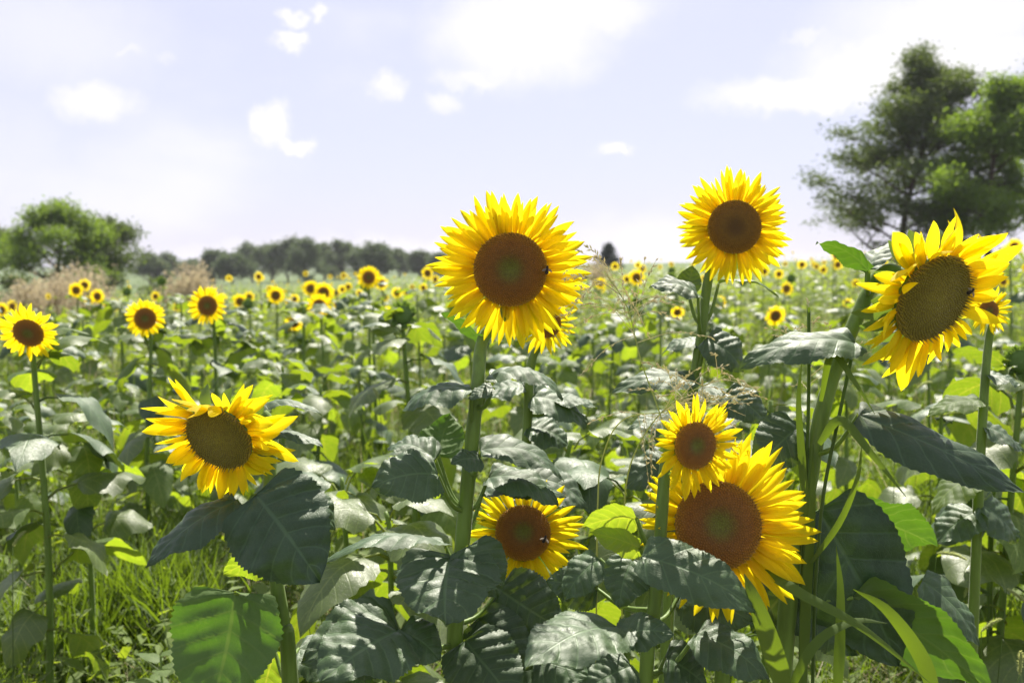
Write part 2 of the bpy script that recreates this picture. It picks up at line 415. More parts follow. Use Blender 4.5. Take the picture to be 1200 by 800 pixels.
# ------------------------------------------------------------------ trees
def grow(rs, base, height, spread, lean, levels=3, n0=9, r0=.16, start=.25, up=.5):
    """trunk and boughs -> list of (points, radii), list of twig points"""
    tubes, twigs = [], []
    tp = np.array([base, base + np.array([lean[0] * .3, lean[1] * .3, height * .35]), base + np.array([lean[0] * .6, lean[1] * .6, height * .7]), base + np.array([lean[0], lean[1], height])])
    tp[1:3] += rs.uniform(-1, 1, (2, 3)) * np.array([.05, .05, 0]) * height
    t = spline(tp, 14); tubes.append((t, np.linspace(r0, r0 * .15, 14)))
    def bough(p, d, ln, r, lv):
        q = [p]
        for k in range(4):
            d = d + rs.uniform(-.25, .25, 3) + np.array([0, 0, up * .12]); d /= np.linalg.norm(d)
            q.append(q[-1] + d * ln / 4)
        q = np.array(q); tubes.append((q, np.linspace(r, r * .3, 5)))
        if lv <= 0:
            for k in range(1, 5): twigs.append(q[k])
            twigs.append((q[3] + q[4]) / 2)
            return
        for k in range(rs.randint(3, 6)):
            a = rs.uniform(.25, 1); i = min(3, int(a * 4)); pp = q[i] + (q[i + 1] - q[i]) * (a * 4 - i)
            dd = d + rs.uniform(-1, 1, 3) * np.array([1, 1, .6]); dd /= np.linalg.norm(dd)
            bough(pp, dd, ln * rs.uniform(.4, .6), r * .5, lv - 1)
        twigs.append(q[-1])
    for k in range(n0):
        a = start + (1 - start) * (k + rs.uniform(0, 1)) / n0; i = min(12, int(a * 13)); pp = t[i]
        az = k * 2.4 + rs.uniform(-.4, .4)
        ln = spread * (1 - .75 * ((a - start) / (1 - start)) ** 1.3) * rs.uniform(.75, 1.15)
        d = np.array([math.cos(az), math.sin(az), up * rs.uniform(.2, 1) + .6 * (a - start)]); d /= np.linalg.norm(d)
        bough(pp, d, ln, r0 * .42 * (1 - .5 * a), levels - 2)
    twigs.append(t[-1])
    return tubes, np.array(twigs)
def leaf_cloud(rs, centers, per, sig, size, flat=.6, wind=(0, 0, 0)):
    """many leaf-sized faces gathered in clumps round the twig points"""
    n = len(centers) * per
    c = np.repeat(centers, per, 0) + rs.normal(0, 1, (n, 3)) * np.array(sig)
    d = rs.normal(0, 1, (n, 3)); d[:, 2] *= flat; d += np.array(wind); d /= np.linalg.norm(d, axis=1)[:, None]
    nn = rs.normal(0, 1, (n, 3)); nn[:, 2] += .8
    s = np.cross(d, nn); s /= np.linalg.norm(s, axis=1)[:, None]
    L = size * rs.uniform(.6, 1.5, n)[:, None]; W = L * rs.uniform(.28, .5, n)[:, None]
    V = np.stack([c - d * L * .5, c + s * W * .5, c + d * L * .5, c - s * W * .5], 1)
    V[:, 0, 2] += 0; V[:, 2, 2] -= (L * .15)[:, 0]
    F = np.arange(n * 4).reshape(-1, 4)
    return V.reshape(-1, 3), F
def tree(name, label, base, height, spread, lean, mat, seed, per=26, sig=(.35, .35, .16), size=.16, levels=3, n0=11, r0=.16, start=.25, up=.5, flat=.6, wind=(0, 0, 0), group=None):
    rs = np.random.RandomState(seed); base = np.array(base, float)
    t = thing(name, base, label, 'tree', group)
    tubes, tw = grow(rs, np.zeros(3), height, spread, lean, levels, n0, r0, start, up)
    acc = Acc()
    for q, r in tubes: acc.add(*tube(q, r, 6)[:2])
    obj('trunk', acc.build('trunk', M['bark']), t)
    V, F = leaf_cloud(rs, tw, per, sig, size, flat, wind)
    c = obj('crown', mk('crown', V, F, mat, smooth=False), t); c['kind'] = 'stuff'
    return t
def ground_at(px, D, py=330):
    p = P(px, py, D); p[2] = tz(p[0], p[1]); return p

tree('tall_tree', 'tall dark feathery tree with bare trunk at the far field edge', ground_at(1052, 42), 8.5, 3.5, (1.3, 0), M['tree'], 11, per=22, sig=(.32, .32, .16), size=.15, levels=4, n0=36, r0=.17, start=.09, up=.45, flat=.35, wind=(.8, 0, .35))
tree('green_tree', 'bushy lighter green tree at the right edge of the picture', ground_at(1158, 38), 7.0, 2.4, (.2, 0), M['tree_light'], 23, per=24, sig=(.26, .26, .2), size=.16, levels=4, n0=22, r0=.17, start=.16, up=.4)
tree('edge_tree', 'thin airy tree cut by the right picture edge, behind the bushy one', ground_at(1232, 44), 9.6, 3.2, (.3, 0), M['tree'], 29, per=8, sig=(.36, .36, .12), size=.18, levels=4, n0=12, r0=.15, start=.32, up=.4, flat=.35, wind=(-.3, 0, .2))
tree('round_tree', 'broad bushy green tree at the left edge behind dry reeds', ground_at(62, 52), 4.5, 3.3, (.5, 0), M['tree_light'], 31, per=14, sig=(.30, .30, .22), size=.18, levels=4, n0=17, r0=.22, start=.14, up=.35)
tree('side_tree', 'darker green tree half hidden by the broad bushy tree, left edge', ground_at(-18, 56), 4.2, 3.0, (.0, 0), M['tree'], 37, per=15, sig=(.34, .34, .24), size=.2, levels=4, n0=12, r0=.2, start=.14, up=.35)
tree('low_tree', 'low dark tree on the right flank of the broad bushy tree', ground_at(128, 56), 4.2, 2.4, (.0, 0), M['tree'], 41, per=15, sig=(.32, .32, .24), size=.2, levels=4, n0=12, r0=.16, start=.1, up=.3)
far_x = [176, 200, 226, 250, 272, 296, 318, 338, 358, 380, 402, 424, 446, 468, 492, 516, 540]
far_h = [304, 306, 308, 302, 300, 297, 292, 289, 290, 290, 293, 295, 296, 297, 300, 303, 308]
ORD = ['first', 'second', 'third', 'fourth', 'fifth', 'sixth', 'seventh', 'eighth', 'ninth', 'tenth', 'eleventh', 'twelfth', 'thirteenth', 'fourteenth', 'fifteenth', 'sixteenth', 'seventeenth', 'eighteenth', 'nineteenth', 'twentieth']
def ordinal(k):
    if k < 20: return ORD[k]
    tens = {2: 'twenty', 3: 'thirty', 4: 'forty', 5: 'fifty'}; n = k + 1
    return (tens[n // 10] + '-' + ORD[n % 10 - 1]) if n % 10 else {30: 'thirtieth', 40: 'fortieth', 50: 'fiftieth', 20: 'twentieth'}[n]
for i, (x, y) in enumerate(zip(far_x, far_h)):
    D = 150 + 8 * ((i * 7) % 4); b = ground_at(x, D); top = P(x, y, D)[2]
    h = top - b[2]
    h *= 1 + .10 * math.sin(i * 2.7); tree('row_tree', 'grey-green tree of the distant row, %s from the left' % ordinal(i), b, h * .93, h * .68, (0, 0), M['tree_hazed'], 50 + i, per=11, sig=(.40, .40, .34), size=.36, levels=4, n0=13, r0=.2, start=.1, up=.7, group='distant row of trees')
# small dark conifer
def conifer(px, D, ytop):
    b = ground_at(px, D); h = P(px, ytop, D)[2] - b[2]; rs = np.random.RandomState(5)
    t = thing('spruce_tree', b, 'small dark spruce on the horizon right of the biggest bloom', 'tree')
    obj('trunk', mk('trunk', *tube([(0, 0, 0), (0, 0, h * .5), (0, 0, h)], [.1, .06, .02], 6)[:2], M['bark']), t)
    pts = []
    for k in range(320):
        a = rs.uniform(.05, 1); rr = (1 - a) ** .8 * h * .75 * rs.uniform(.2, 1.05); az = rs.uniform(0, 6.28)
        pts.append((rr * math.cos(az), rr * math.sin(az), a * h - rr * .25))
    V, F = leaf_cloud(rs, np.array(pts), 16, (.12, .12, .07), .18, .4)
    c = obj('crown', mk('crown', V, F, M['conifer'], smooth=False), t); c['kind'] = 'stuff'
conifer(713, 75, 286)

# ------------------------------------------------------------------ dry reed clumps
def reed_clump(px, D, wpx, ytop, seed, label, n=1500, mat='straw'):
    rs = np.random.RandomState(seed); b = ground_at(px, D); h = P(px, ytop, D)[2] - b[2]; wd = wpx / FPX * D
    t = thing('reed_clump', b, label, 'reeds', 'clumps of dry reeds')
    x = rs.normal(0, wd * .28, n); y = rs.normal(0, wd * .2, n)
    hh = h * np.exp(-(x / (wd * .6)) ** 2) * rs.uniform(.35, 1.0, n) * (.85 + .25 * np.sin(x * 3.1) * np.sin(x * 1.3 + 1)); lx = rs.normal(.1, .16, n) * hh; ly = rs.normal(0, .14, n) * hh
    wv = .022 * rs.uniform(.7, 1.4, n)
    b0 = np.stack([x, y, 0 * x], -1); m = np.stack([x + lx * .3, y + ly * .3, hh * .55], -1); tp = np.stack([x + lx, y + ly, hh], -1)
    sx = np.stack([wv, 0 * wv, 0 * wv], -1)
    V = np.stack([b0 - sx, b0 + sx, m + sx, m - sx, tp], 1)
    k = np.arange(n)[:, None] * 5
    obj('stalks', mk('stalks', V.reshape(-1, 3), [k + np.array([[0, 1, 2, 3]]), k + np.array([[3, 2, 4]])], M[mat], smooth=False), t)['kind'] = 'stuff'
    Vp, Fp = leaf_cloud(rs, tp, 5, (.05, .05, .13), .12, 1.5, (.4, 0, .7))
    obj('plumes', mk('plumes', Vp, Fp, M[mat], smooth=False), t)['kind'] = 'stuff'
reed_clump(68, 30, 130, 314, 1, 'wide clump of tan dry reeds in front of the bushy left tree', 950)
reed_clump(216, 34, 70, 309, 2, 'smaller clump of tan dry reeds before the distant tree row', 480)
reed_clump(690, 40, 40, 306, 3, 'tan reeds below the small spruce on the horizon', 260)
reed_clump(18, 28, 60, 328, 4, 'low clump of dry reeds at the left picture edge', 320)

# ------------------------------------------------------------------ sunflower parts
PETALS = []
for k in range(14):
    V, F, uv = petal_grid(1., R.uniform(.18, .26), R.uniform(-.12, .25), R.uniform(-.5, .5), rs=R, side=R.uniform(-.12, .12))
    PETALS.append(mk('petal', V, F, M['petal'], uv))
CURLED = []
for k in range(6):
    V, F, uv = petal_grid(1., R.uniform(.30, .38), R.uniform(.25, .6) * (1 if k % 2 else -1), R.uniform(-1.2, 1.2), rs=R, side=R.uniform(-.3, .3))
    CURLED.append(mk('petal', V, F, M['petal'], uv))
BRACTS = []
for k in range(4):
    V, F, uv = petal_grid(1., .42, R.uniform(-.5, .3), R.uniform(-.4, .4), nu=7, nv=2, rs=R)
    BRACTS.append(mk('bract', V, F, M['bract'], uv))

def lathe(prof, ns):
    prof = np.asarray(prof, float); n = len(prof); th = np.arange(ns) * 2 * math.pi / ns
    V = np.stack([prof[:, None, 0] * np.cos(th), prof[:, None, 0] * np.sin(th), np.repeat(prof[:, 1:2], ns, 1)], -1).reshape(-1, 3)
    i, j = np.meshgrid(np.arange(n - 1), np.arange(ns), indexing='ij'); j2 = (j + 1) % ns
    return V, np.stack([i * ns + j, i * ns + j2, (i + 1) * ns + j2, (i + 1) * ns + j], -1).reshape(-1, 4)
def receptacle(Rd, ns=20):
    return lathe([(.10 * Rd, -.55 * Rd), (.22 * Rd, -.50 * Rd), (.6 * Rd, -.40 * Rd), (.92 * Rd, -.22 * Rd), (1.0 * Rd, -.06 * Rd), (.95 * Rd, .0)], ns)
def disc_mesh(Rd, nfl, mat, dome=.16, dip=.10, ns=28, spike=.065, rs=R):
    acc = Acc()
    rad = np.array([0.001, .15, .3, .45, .6, .75, .88, .97, 1.0])
    hz = lambda r: Rd * (dome * (1 - r ** 2.6) - dip * np.exp(-(r / .3) ** 2))
    V, F = lathe(np.stack([rad * Rd, hz(rad)], -1)[::-1], ns)
    acc.add(V, F, None, np.repeat(rad[::-1], ns))
    if nfl:
        k = np.arange(nfl); r = np.sqrt((k + .5) / nfl) * .985; th = k * 2.399963
        c = np.stack([r * Rd * np.cos(th), r * Rd * np.sin(th), hz(r)], -1)
        s = Rd * 1.0 / math.sqrt(nfl) * .72
        hgt = Rd * spike * (.6 + 1.1 * r ** 3 + 1.2 * (r > .9)) * rs.uniform(.6, 1.3, nfl)
        vs = []
        for q in range(4):
            a = th + q * math.pi / 2
            vs.append(c + np.stack([np.cos(a) * s, np.sin(a) * s, 0 * a - .002 * Rd], -1))
        tip = c + np.stack([np.cos(th) * s * (.5 + 1.5 * (r > .93)) + rs.normal(0, s * .35, nfl), np.sin(th) * s * (.5 + 1.5 * (r > .93)) + rs.normal(0, s * .35, nfl), hgt], -1)
        V = np.stack(vs + [tip], 1).reshape(-1, 3); b = k[:, None] * 5
        F = np.concatenate([b + np.array([[q, (q + 1) % 4, 4]]) for q in range(4)])
        acc.add(V, F, None, np.repeat(r, 5))
    me = acc.build('disc', mat)
    tip_ = np.full(acc.n, .25)
    if nfl: tip_[-5 * nfl:] = np.tile([0, 0, 0, 0, 1.], nfl)
    at = me.attributes.new('tip', 'FLOAT', 'POINT'); at.data.foreach_set('value', tip_.astype(np.float32))
    return me

def petal_frame(th, rad, el, roll, scale, z0=0.):
    e = Vector((math.cos(th), math.sin(th), 0)); Z = Vector((0, 0, 1))
    y = e * math.cos(el) + Z * math.sin(el); z = Z * math.cos(el) - e * math.sin(el)
    m = frame(y, z, e * rad + Z * z0)
    return m @ Matrix.Rotation(roll, 4, 'Y') @ Matrix.Diagonal((scale[0], scale[1], scale[0], 1))

def hero_head(plant, root, c, n, Rd, Lp, npet, seed, disc='disc', nfl=900, len_fn=None, el_fn=None, curl_fn=None, nbract=14, up=(0, 0, 1), dome=.22, dip=.14, wid=1.0):
    """flower_head > disc, petals, bracts; c, n in world space; Rd disc radius, Lp petal length"""
    rs = np.random.RandomState(seed)
    m = frame_z(n, c - root, up)
    h = obj('flower_head', mk('flower_head', *receptacle(Rd, 24), M['bract']), plant, m)
    d = obj('disc', disc_mesh(Rd, nfl, M[disc], dome, dip, rs=rs), h); d['kind'] = 'stuff'
    for k in range(npet):
        lay = k % 3
        th = 2 * math.pi * (k + rs.uniform(-.45, .45)) / npet
        el = (.20, .02, -.16)[lay] + rs.normal(0, .07)
        ln = Lp * (.86, 1., 1.06)[lay] * rs.uniform(.82, 1.12)
        if len_fn: ln *= len_fn(th)
        if el_fn: el += el_fn(th)
        roll = rs.normal(0, .22)
        curled = curl_fn is not None and rs.uniform() < curl_fn(th)
        me = CURLED[rs.randint(3) * 2 + 1 if el > 0 else rs.randint(len(CURLED))] if curled else PETALS[rs.randint(len(PETALS))]
        pm = petal_frame(th, Rd * (.92, .95, .97)[lay], el, roll, (ln * rs.uniform(.85, 1.1) * wid, ln), -.05 * Rd - .03 * Rd * lay)
        obj('petal', me, h, pm)
    for k in range(nbract):
        th = 2 * math.pi * (k + rs.uniform(-.3, .3)) / nbract
        pm = petal_frame(th, Rd * .86, -.35 + rs.normal(0, .2), rs.normal(0, .2), (Rd * .85, Rd * rs.uniform(.6, .95)), -.25 * Rd)
        obj('bract', BRACTS[rs.randint(4)], h, pm)
    return h

def head_variant(seed, npet, nfl, tilt_fn=None, mat='disc', wid=1.0, lp=1.0):
    """joined small head with disc radius 1: (receptacle, disc, petals) meshes"""
    rs = np.random.RandomState(seed)
    rec = mk('flower_head', *receptacle(1., 14), M['bract'])
    ds = disc_mesh(1., nfl, M[mat], ns=18, rs=rs)
    acc = Acc()
    for k in range(npet):
        th = 2 * math.pi * (k + rs.uniform(-.4, .4)) / npet; lay = k % 2
        V, F, uv = petal_grid(1., .34 * wid, rs.uniform(-.1, .2), rs.uniform(-.4, .4), nu=5, nv=2, rs=rs)
        m = petal_frame(th, .96, (.16, -.10)[lay] + rs.normal(0, .08), rs.normal(0, .2), (1.0, rs.uniform(.8, 1.15) * lp), -.05)
        acc.add(xf(m, V), F, uv)
    pt = acc.build('petals', M['petal'])
    return rec, ds, pt
HV = [head_variant(100 + k, 36, 160, lp=R.uniform(.85, 1.05)) for k in range(5)]
HVF = [head_variant(120 + k, 20, 0, wid=1.25, lp=.95) for k in range(3)]
def bud_variant(seed):
    rs = np.random.RandomState(seed)
    rec = mk('bud_head', *lathe([(.12, -.8), (.5, -.62), (.85, -.3), (.95, 0), (.85, .2), (.5, .33), (.02, .36)], 16), M['bract'])
    acc = Acc()
    for k in range(36):
        th = 2 * math.pi * (k * .618); lay = k % 3
        V, F, uv = petal_grid(1., .5, rs.uniform(0, .35), rs.uniform(-.3, .3), nu=4, nv=2, rs=rs)
        m = petal_frame(th, .9, (.95, .5, .1)[lay] + rs.normal(0, .15), 0, (.75, rs.uniform(.5, .8)), -.15 + .1 * lay)
        acc.add(xf(m, V), F, uv)
    return rec, acc.build('bracts', M['bract'])
BV = [bud_variant(140 + k) for k in range(2)]

def small_head(plant, root, c, n, Rd, rs, far=False):
    v = (HVF if far else HV)[rs.randint(3 if far else 5)]
    m = frame_z(n, c - root) @ Matrix.Rotation(rs.uniform(0, 6.28), 4, 'Z') @ Matrix.Diagonal((Rd, Rd, Rd, 1))
    h = obj('flower_head', v[0], plant, m)
    obj('disc', v[1], h)['kind'] = 'stuff'
    obj('petals', v[2], h)['kind'] = 'stuff'
    return h
def bud_head(plant, root, c, n, Rd, rs):
    v = BV[rs.randint(2)]
    h = obj('bud_head', v[0], plant, frame_z(n, c - root) @ Matrix.Diagonal((Rd, Rd, Rd, 1)))
    obj('bracts', v[1], h)['kind'] = 'stuff'

# ---- leaves for the plants of the field: blade with petiole, welded
def field_leaf(rs, nu, nv, pet=.45):
    L = 1.; W = rs.uniform(.72, .95)
    V, F, uv = leaf_grid(L, W, arc=rs.uniform(.02, .10), fold=rs.uniform(.05, .35), droop=rs.uniform(.15, .75), wave=rs.uniform(.03, .07), pucker=.03, nu=nu, nv=nv, rs=rs)
    V[:, 1] += pet
    q = np.array([(0, 0, -pet * .35), (0, pet * .4, -pet * .08), (0, pet, 0)])
    TV, TF, Tuv = tube(q, [.028, .022, .014], 3, cap=False)
    b = len(V); mid = nv // 2
    cap = np.array([[b + 6, b + 7, mid], [b + 7, b + 8, mid], [b + 8, b + 6, mid]])
    return np.concatenate([V, TV]), [F, cap] + [f + b for f in TF], np.concatenate([uv, Tuv * [.02, .0] + [.49, .5]])
FL = []
for k in range(12):
    rs = np.random.RandomState(200 + k); V, F, uv = field_leaf(rs, 16, 8)
    FL.append(mk('leaf', V, [F[0], F[3], F[1]] if len(F) > 3 else F, M['leaf'], uv))
FL_Y = [m.copy() for m in FL[:5]]
for m in FL_Y: m.materials[0] = M['young']
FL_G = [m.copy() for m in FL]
for m in FL_G: m.materials[0] = M['mid']

def leaf_place(rs, k, n, h, top=.96, low=.18, size=.17):
    """where the k-th of n leaves sits: relative height, azimuth, length, pitch"""
    a = k / max(1, n - 1)
    rel = low + (top - low) * a + rs.uniform(-.02, .02)
    L = size * (1.05 - .55 * a ** 2) * (.75 + .5 * min(1, a * 3 + .3)) * rs.uniform(.8, 1.2)
    pitch = -.35 + .5 * a + rs.normal(0, .35)
    return rel, k * 2.39996 + rs.uniform(-.5, .5), L, pitch
FOL = []
for k in range(7):                                  # joined foliage for plants too far to show single leaves
    rs = np.random.RandomState(300 + k); acc = Acc()
    n = 13
    for j in range(n):
        rel, az, L, pt = leaf_place(rs, j, n, 1., .95, .12)
        V, F, uv = field_leaf(rs, 5, 2, .4)
        d = Vector((math.cos(az), math.sin(az), math.sin(pt)))
        m = frame(d, (0, 0, 1), (0, 0, rel)) @ Matrix.Diagonal((L * .95, L * .95, L * .95, 1))
        acc.add(xf(m, V), F, uv)
    FOL.append((acc, acc.build('foliage', M['field'])))

N_PLANTS = [0]
def field_plant(label, group, base, top, Rd=None, n=None, seed=0, lod=0, kind='bloom', nleaf=None, size=.17, young=.15, lean=None, low=.18):
    """one sunflower of the field. base/top world points; top is the head's centre"""
    rs = np.random.RandomState(1000 + seed); N_PLANTS[0] += 1
    t = thing('sunflower_plant', base, label, 'sunflower', group)
    top = np.array(top, float); h = top[2] - base[2]
    n = np.array([rs.normal(0, .15), -1, rs.normal(0, .12)]) if n is None else np.array(n, float); n = n / np.linalg.norm(n)
    neck = top - n * (Rd or .02) * .5
    bend = np.array([0, .04, 0]) if kind == 'bloom' else np.zeros(3)
    pts = spline([np.zeros(3), (neck - base) * [.4, .4, .45] + rs.normal(0, .012, 3), (neck - base) * [.85, .85, .9] + bend + rs.normal(0, .008, 3), neck - base], 9 if lod < 2 else 5)
    r = np.linspace(.012, .006, len(pts)) * (h / 1.2) ** .5
    st = obj('stem', mk('stem', *tube(pts, r, 7 if lod == 0 else 4)[:2], M['stem']), t)
    if lod < 2:
        nl = nleaf or (21 if lod == 0 else 16)
        for k in range(nl):
            rel, az, L, pt = leaf_place(rs, k, nl, h, top=.84 if kind == 'bloom' else (.90 if kind == 'bud' else .98), low=low, size=size)
            q = np.array([np.interp(rel, np.linspace(0, 1, len(pts)), pts[:, i]) for i in range(3)])
            if kind == 'bloom' and rel > .55 and math.sin(az) < -.1: az = -az
            d = Vector((math.cos(az), math.sin(az), math.sin(pt)))
            m = frame(d, (rs.normal(0, .35), rs.normal(0, .35), 1), q) @ Matrix.Diagonal((L, L, L, 1))
            yg = rs.uniform() < young
            obj('leaf', FL_Y[rs.randint(5)] if yg else (FL_G if rs.uniform() < .68 else FL)[rs.randint(12)], t, m)
    else:
        acc, me = FOL[rs.randint(7)]
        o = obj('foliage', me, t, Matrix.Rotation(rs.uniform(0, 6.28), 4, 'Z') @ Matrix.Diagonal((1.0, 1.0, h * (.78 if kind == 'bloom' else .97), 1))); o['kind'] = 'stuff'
    if kind == 'bloom': small_head(t, base, top, n, Rd, rs, lod == 2)
    elif kind == 'bud': bud_head(t, base, top, n, Rd, rs)
    return t

# ------------------------------------------------------------------ hero plants
def stem_points(lst, depth):
    """pixel polyline (from the top down) at given depth(s), continued straight down to the ground"""
    q = []
    for e in lst:
        D = e[2] if len(e) > 2 else depth
        q.append(P(e[0], e[1], D))
    return q
class Hero:
    def __init__(s, label, stem, depth, r=(.008, .013), group='sunflowers in the front row'):
        q = stem_points(stem, depth); last, prev = q[-1], q[-2]
        d = (last - prev); k = last[2] / max(.02, -d[2]); k = min(k, 30)
        foot = last + np.array([d[0], d[1], 0]) * min(k, 3) * .6; foot[2] = tz(foot[0], foot[1]) - .0
        q.append(foot); s.root = foot; s.depth = depth
        s.px = np.array([e[:2] for e in stem], float)
        s.t = thing('sunflower_plant', foot, label, 'sunflower', group)
        pts = spline(np.array(q) - foot, 36); s.pts = pts + foot
        V, F, uv = tube(pts, np.linspace(r[0], r[1], len(pts)) * (1 + .04 * np.sin(np.arange(len(pts)) * 1.9)), 12)
        obj('stem', mk('stem', V, F, M['stem'], uv), s.t)
        # screen heights of the stem points, to hang petioles on
        rel = s.pts - C0; s.sy = 400 - FPX * (rel @ upv) / (rel @ fwd)
    def at(s, py):
        i = int(np.argmin(np.abs(s.sy - py))); return s.pts[i]
    def leaf(s, b, t, wpx, N=(0, -.3, 1), db=0., dt=0., p=None, seed=0, young=False, glow=False, thick=False, pr=.0042, nopet=False, **kw):
        rs = np.random.RandomState(5000 + seed + int(b[0] * 7 + b[1] * 3))
        B = P(b[0], b[1], s.depth + db); T = P(t[0], t[1], s.depth + dt)
        L = np.linalg.norm(T - B); W = wpx * s.depth / FPX
        k = dict(arc=.10, fold=.18, pucker=.045, wave=.045); k.update(kw)
        V, F, uv = leaf_grid(L, W, nu=46, nv=18, rs=rs, **k)
        m = frame(T - B, N, B - s.root)
        o = obj('leaf', mk('leaf', V, F, M['young' if young else ('glow' if glow else ('thick' if thick else 'leaf'))], uv), s.t, m)
        if not nopet:
            S = s.at(p if p is not None else b[1] + 22)
            A = np.array([B, (B * .45 + S * .55) + np.array([0, 0, -.012]) + (B - S) * [.08, .08, 0], S])
            q = xf(m.inverted(), spline(A, 9) - s.root)
            obj('petiole', mk('petiole', *tube(q, np.linspace(pr * .7, pr * 1.15, 9), 7)[:2], M['stem']), o)
        return o
def px2m(px, D): return px * D / FPX

# --- biggest bloom
h1 = Hero('tallest front sunflower with the biggest bloom, brown disc with green heart', [(590, 372, 1.66), (566, 398, 1.65), (560, 450), (553, 520), (545, 600), (537, 700), (531, 800)], 1.62, (.0095, .0145))
hero_head(h1.t, h1.root, P(598, 316, 1.60), (-.07, -1, .04), px2m(43.5, 1.6), px2m(49, 1.6), 96, 1, nfl=900, len_fn=lambda th: 1 + .05 * math.cos(th * 2 + 1))
L = h1.leaf
L((565, 402), (517, 370), 34, (-.4, .5, .8), .03, .05, 430, glow=True, arc=.1)
L((552, 457), (470, 489), 66, (-.1, -.18, 1), -.02, -.03, 505, arc=.20, fold=.3)
L((572, 441), (660, 468), 62, (.1, -.12, 1), 0, 0, 490, arc=.24, fold=.3)
L((578, 455), (548, 466), 26, (0, -.5, .9), -.05, -.06, 480)
L((513, 556), (436, 574), 74, (-.25, -.75, .65), -.06, -.09, 606, arc=.16)
L((510, 538), (452, 528), 60, (-.1, -.35, .95), -.02, .0, 606, arc=.22)
L((513, 532), (522, 484), 56, (.1, .9, .35), .0, .05, 606, arc=.05, glow=True)
L((562, 538), (527, 541), 40, (0, -.5, .9), -.05, -.07, 555, arc=.1)
L((563, 528), (660, 562), 58, (.1, -.38, .95), -.02, .02, 560, arc=.20)
L((572, 560), (655, 590), 62, (.05, -.35, .95), .01, .0, 600, arc=.2)
L((566, 575), (664, 586), 56, (.0, -.22, 1), .03, .03, 620, arc=.14)
L((522, 640), (380, 664), 62, (-.05, .10, 1), .02, -.06, 660, arc=.16, fold=.25)
L((527, 654), (510, 736), 116, (-.05, -.38, .92), -.06, -.20, 690, arc=.05, fold=.08)
L((548, 640), (585, 700), 66, (.15, -.85, .45), -.05, -.08, 672, arc=.12)
L((466, 738), (350, 768), 96, (-.2, -.75, .6), -.10, -.18, 775, arc=.16)
L((466, 739), (384, 806), 100, (0, -.62, .75), -.14, -.26, 778, arc=.10, nopet=True)
L((470, 740), (520, 770), 60, (.2, -.6, .75), -.13, -.16, 779, arc=.12, nopet=True)
L((585, 690), (655, 745), 90, (.1, -.9, .35), .06, .05, 740, arc=.12)
L((560, 725), (618, 790), 80, (.1, -.85, .4), .03, .0, 770, arc=.12)
L((545, 750), (600, 830), 90, (.1, -.8, .5), -.02, -.06, 800, arc=.1)
L((610, 770), (690, 800), 80, (.1, -.6, .7), .06, .03, 800, arc=.12, nopet=True)
# bloom half hidden behind it
h1b = Hero('smaller sunflower peeking out behind the lower edge of the biggest bloom', [(648, 396, 2.06), (630, 408, 2.08), (622, 430), (619, 480), (615, 560), (610, 640)], 2.08, (.008, .012))
hero_head(h1b.t, h1b.root, P(641, 379, 2.02), (.1, -1, -.05), px2m(17, 2.02), px2m(21, 2.02), 36, 2, nfl=300, nbract=8)
for a in [((615, 455), (560, 470), 55, (-.1, -.3, 1)), ((624, 465), (690, 500), 60, (.1, -.4, .9)), ((618, 500), (665, 525), 60, (.1, -.45, .9)), ((612, 560), (690, 590), 70, (.1, -.5, .9)), ((612, 600), (560, 640), 60, (-.1, -.5, .9)), ((650, 470), (700, 480), 40, (.1, -.2, 1))]:
    h1b.leaf(*a, arc=.16)

# --- high bloom on the right
h2 = Hero('sunflower standing highest against the sky, left of the tall trees', [(850, 292, 1.93), (832, 318, 1.95), (822, 390), (813, 450), (800, 540), (788, 640)], 1.95, (.0085, .0125))
hero_head(h2.t, h2.root, P(861, 266, 1.90), (-.03, -1, .02), px2m(31.5, 1.9), px2m(36, 1.9), 94, 3, 'disc_brown', nfl=700, dip=.05)
L = h2.leaf
L((818, 346), (762, 341), 46, (-.1, -.5, .9), -.04, -.06, 395, arc=.2)
L((806, 340), (812, 311), 30, (.2, .7, .5), .02, .03, 380, arc=.1)
L((842, 333), (912, 349), 24, (0, .05, 1), .0, -.02, 380, arc=.18)
L((826, 398), (870, 437), 56, (.35, -.8, .45), -.03, -.04, 440, arc=.2)
L((822, 402), (776, 416), 44, (-.1, -.2, 1), .02, .03, 430, arc=.2)
L((815, 447), (716, 466), 46, (-.1, -.45, .9), -.03, -.05, 480, arc=.16)
L((808, 465), (870, 470), 50, (.1, -.3, 1), .03, .0, 500, arc=.2)
L((850, 460), (896, 500), 50, (.2, -.8, .5), -.03, -.06, 500, arc=.16)
L((800, 500), (735, 500), 50, (-.1, -.4, .9), .04, .03, 530, arc=.16)
L((798, 540), (730, 570), 62, (-.1, -.6, .8), .02, .0, 570, arc=.16)
L((795, 560), (850, 600), 60, (.1, -.5, .8), .02, .0, 590, arc=.16)

# --- nodding bloom on the right
h3 = Hero('large nodding sunflower with seed-filled disc and drooping petals, tall trees behind', [(1076, 336, 1.52), (1054, 318, 1.55), (1030, 322, 1.57), (1006, 368), (968, 465), (945, 580), (925, 690)], 1.56, (.008, .0155))
hero_head(h3.t, h3.root, P(1094, 350, 1.48), (.36, -.84, -.34), px2m(54, 1.48), px2m(54, 1.48), 66, 14, 'disc_seed', 800, up=(0, 0, 1), dome=.12, dip=0, wid=1.1,
          el_fn=lambda th: (.04 if math.cos(th) < -.35 else (.12 if math.sin(th) > .6 else -.18)) + .22 * math.sin(th * 7.3) * (math.sin(th) > 0), curl_fn=lambda th: .6 if math.sin(th) > .2 else .25, len_fn=lambda th: 1 + .15 * math.sin(th * 3), nbract=18)
L = h3.leaf
L((1018, 318), (954, 288), 42, (-.3, .35, .9), -.04, -.03, 345, arc=.15, glow=True)
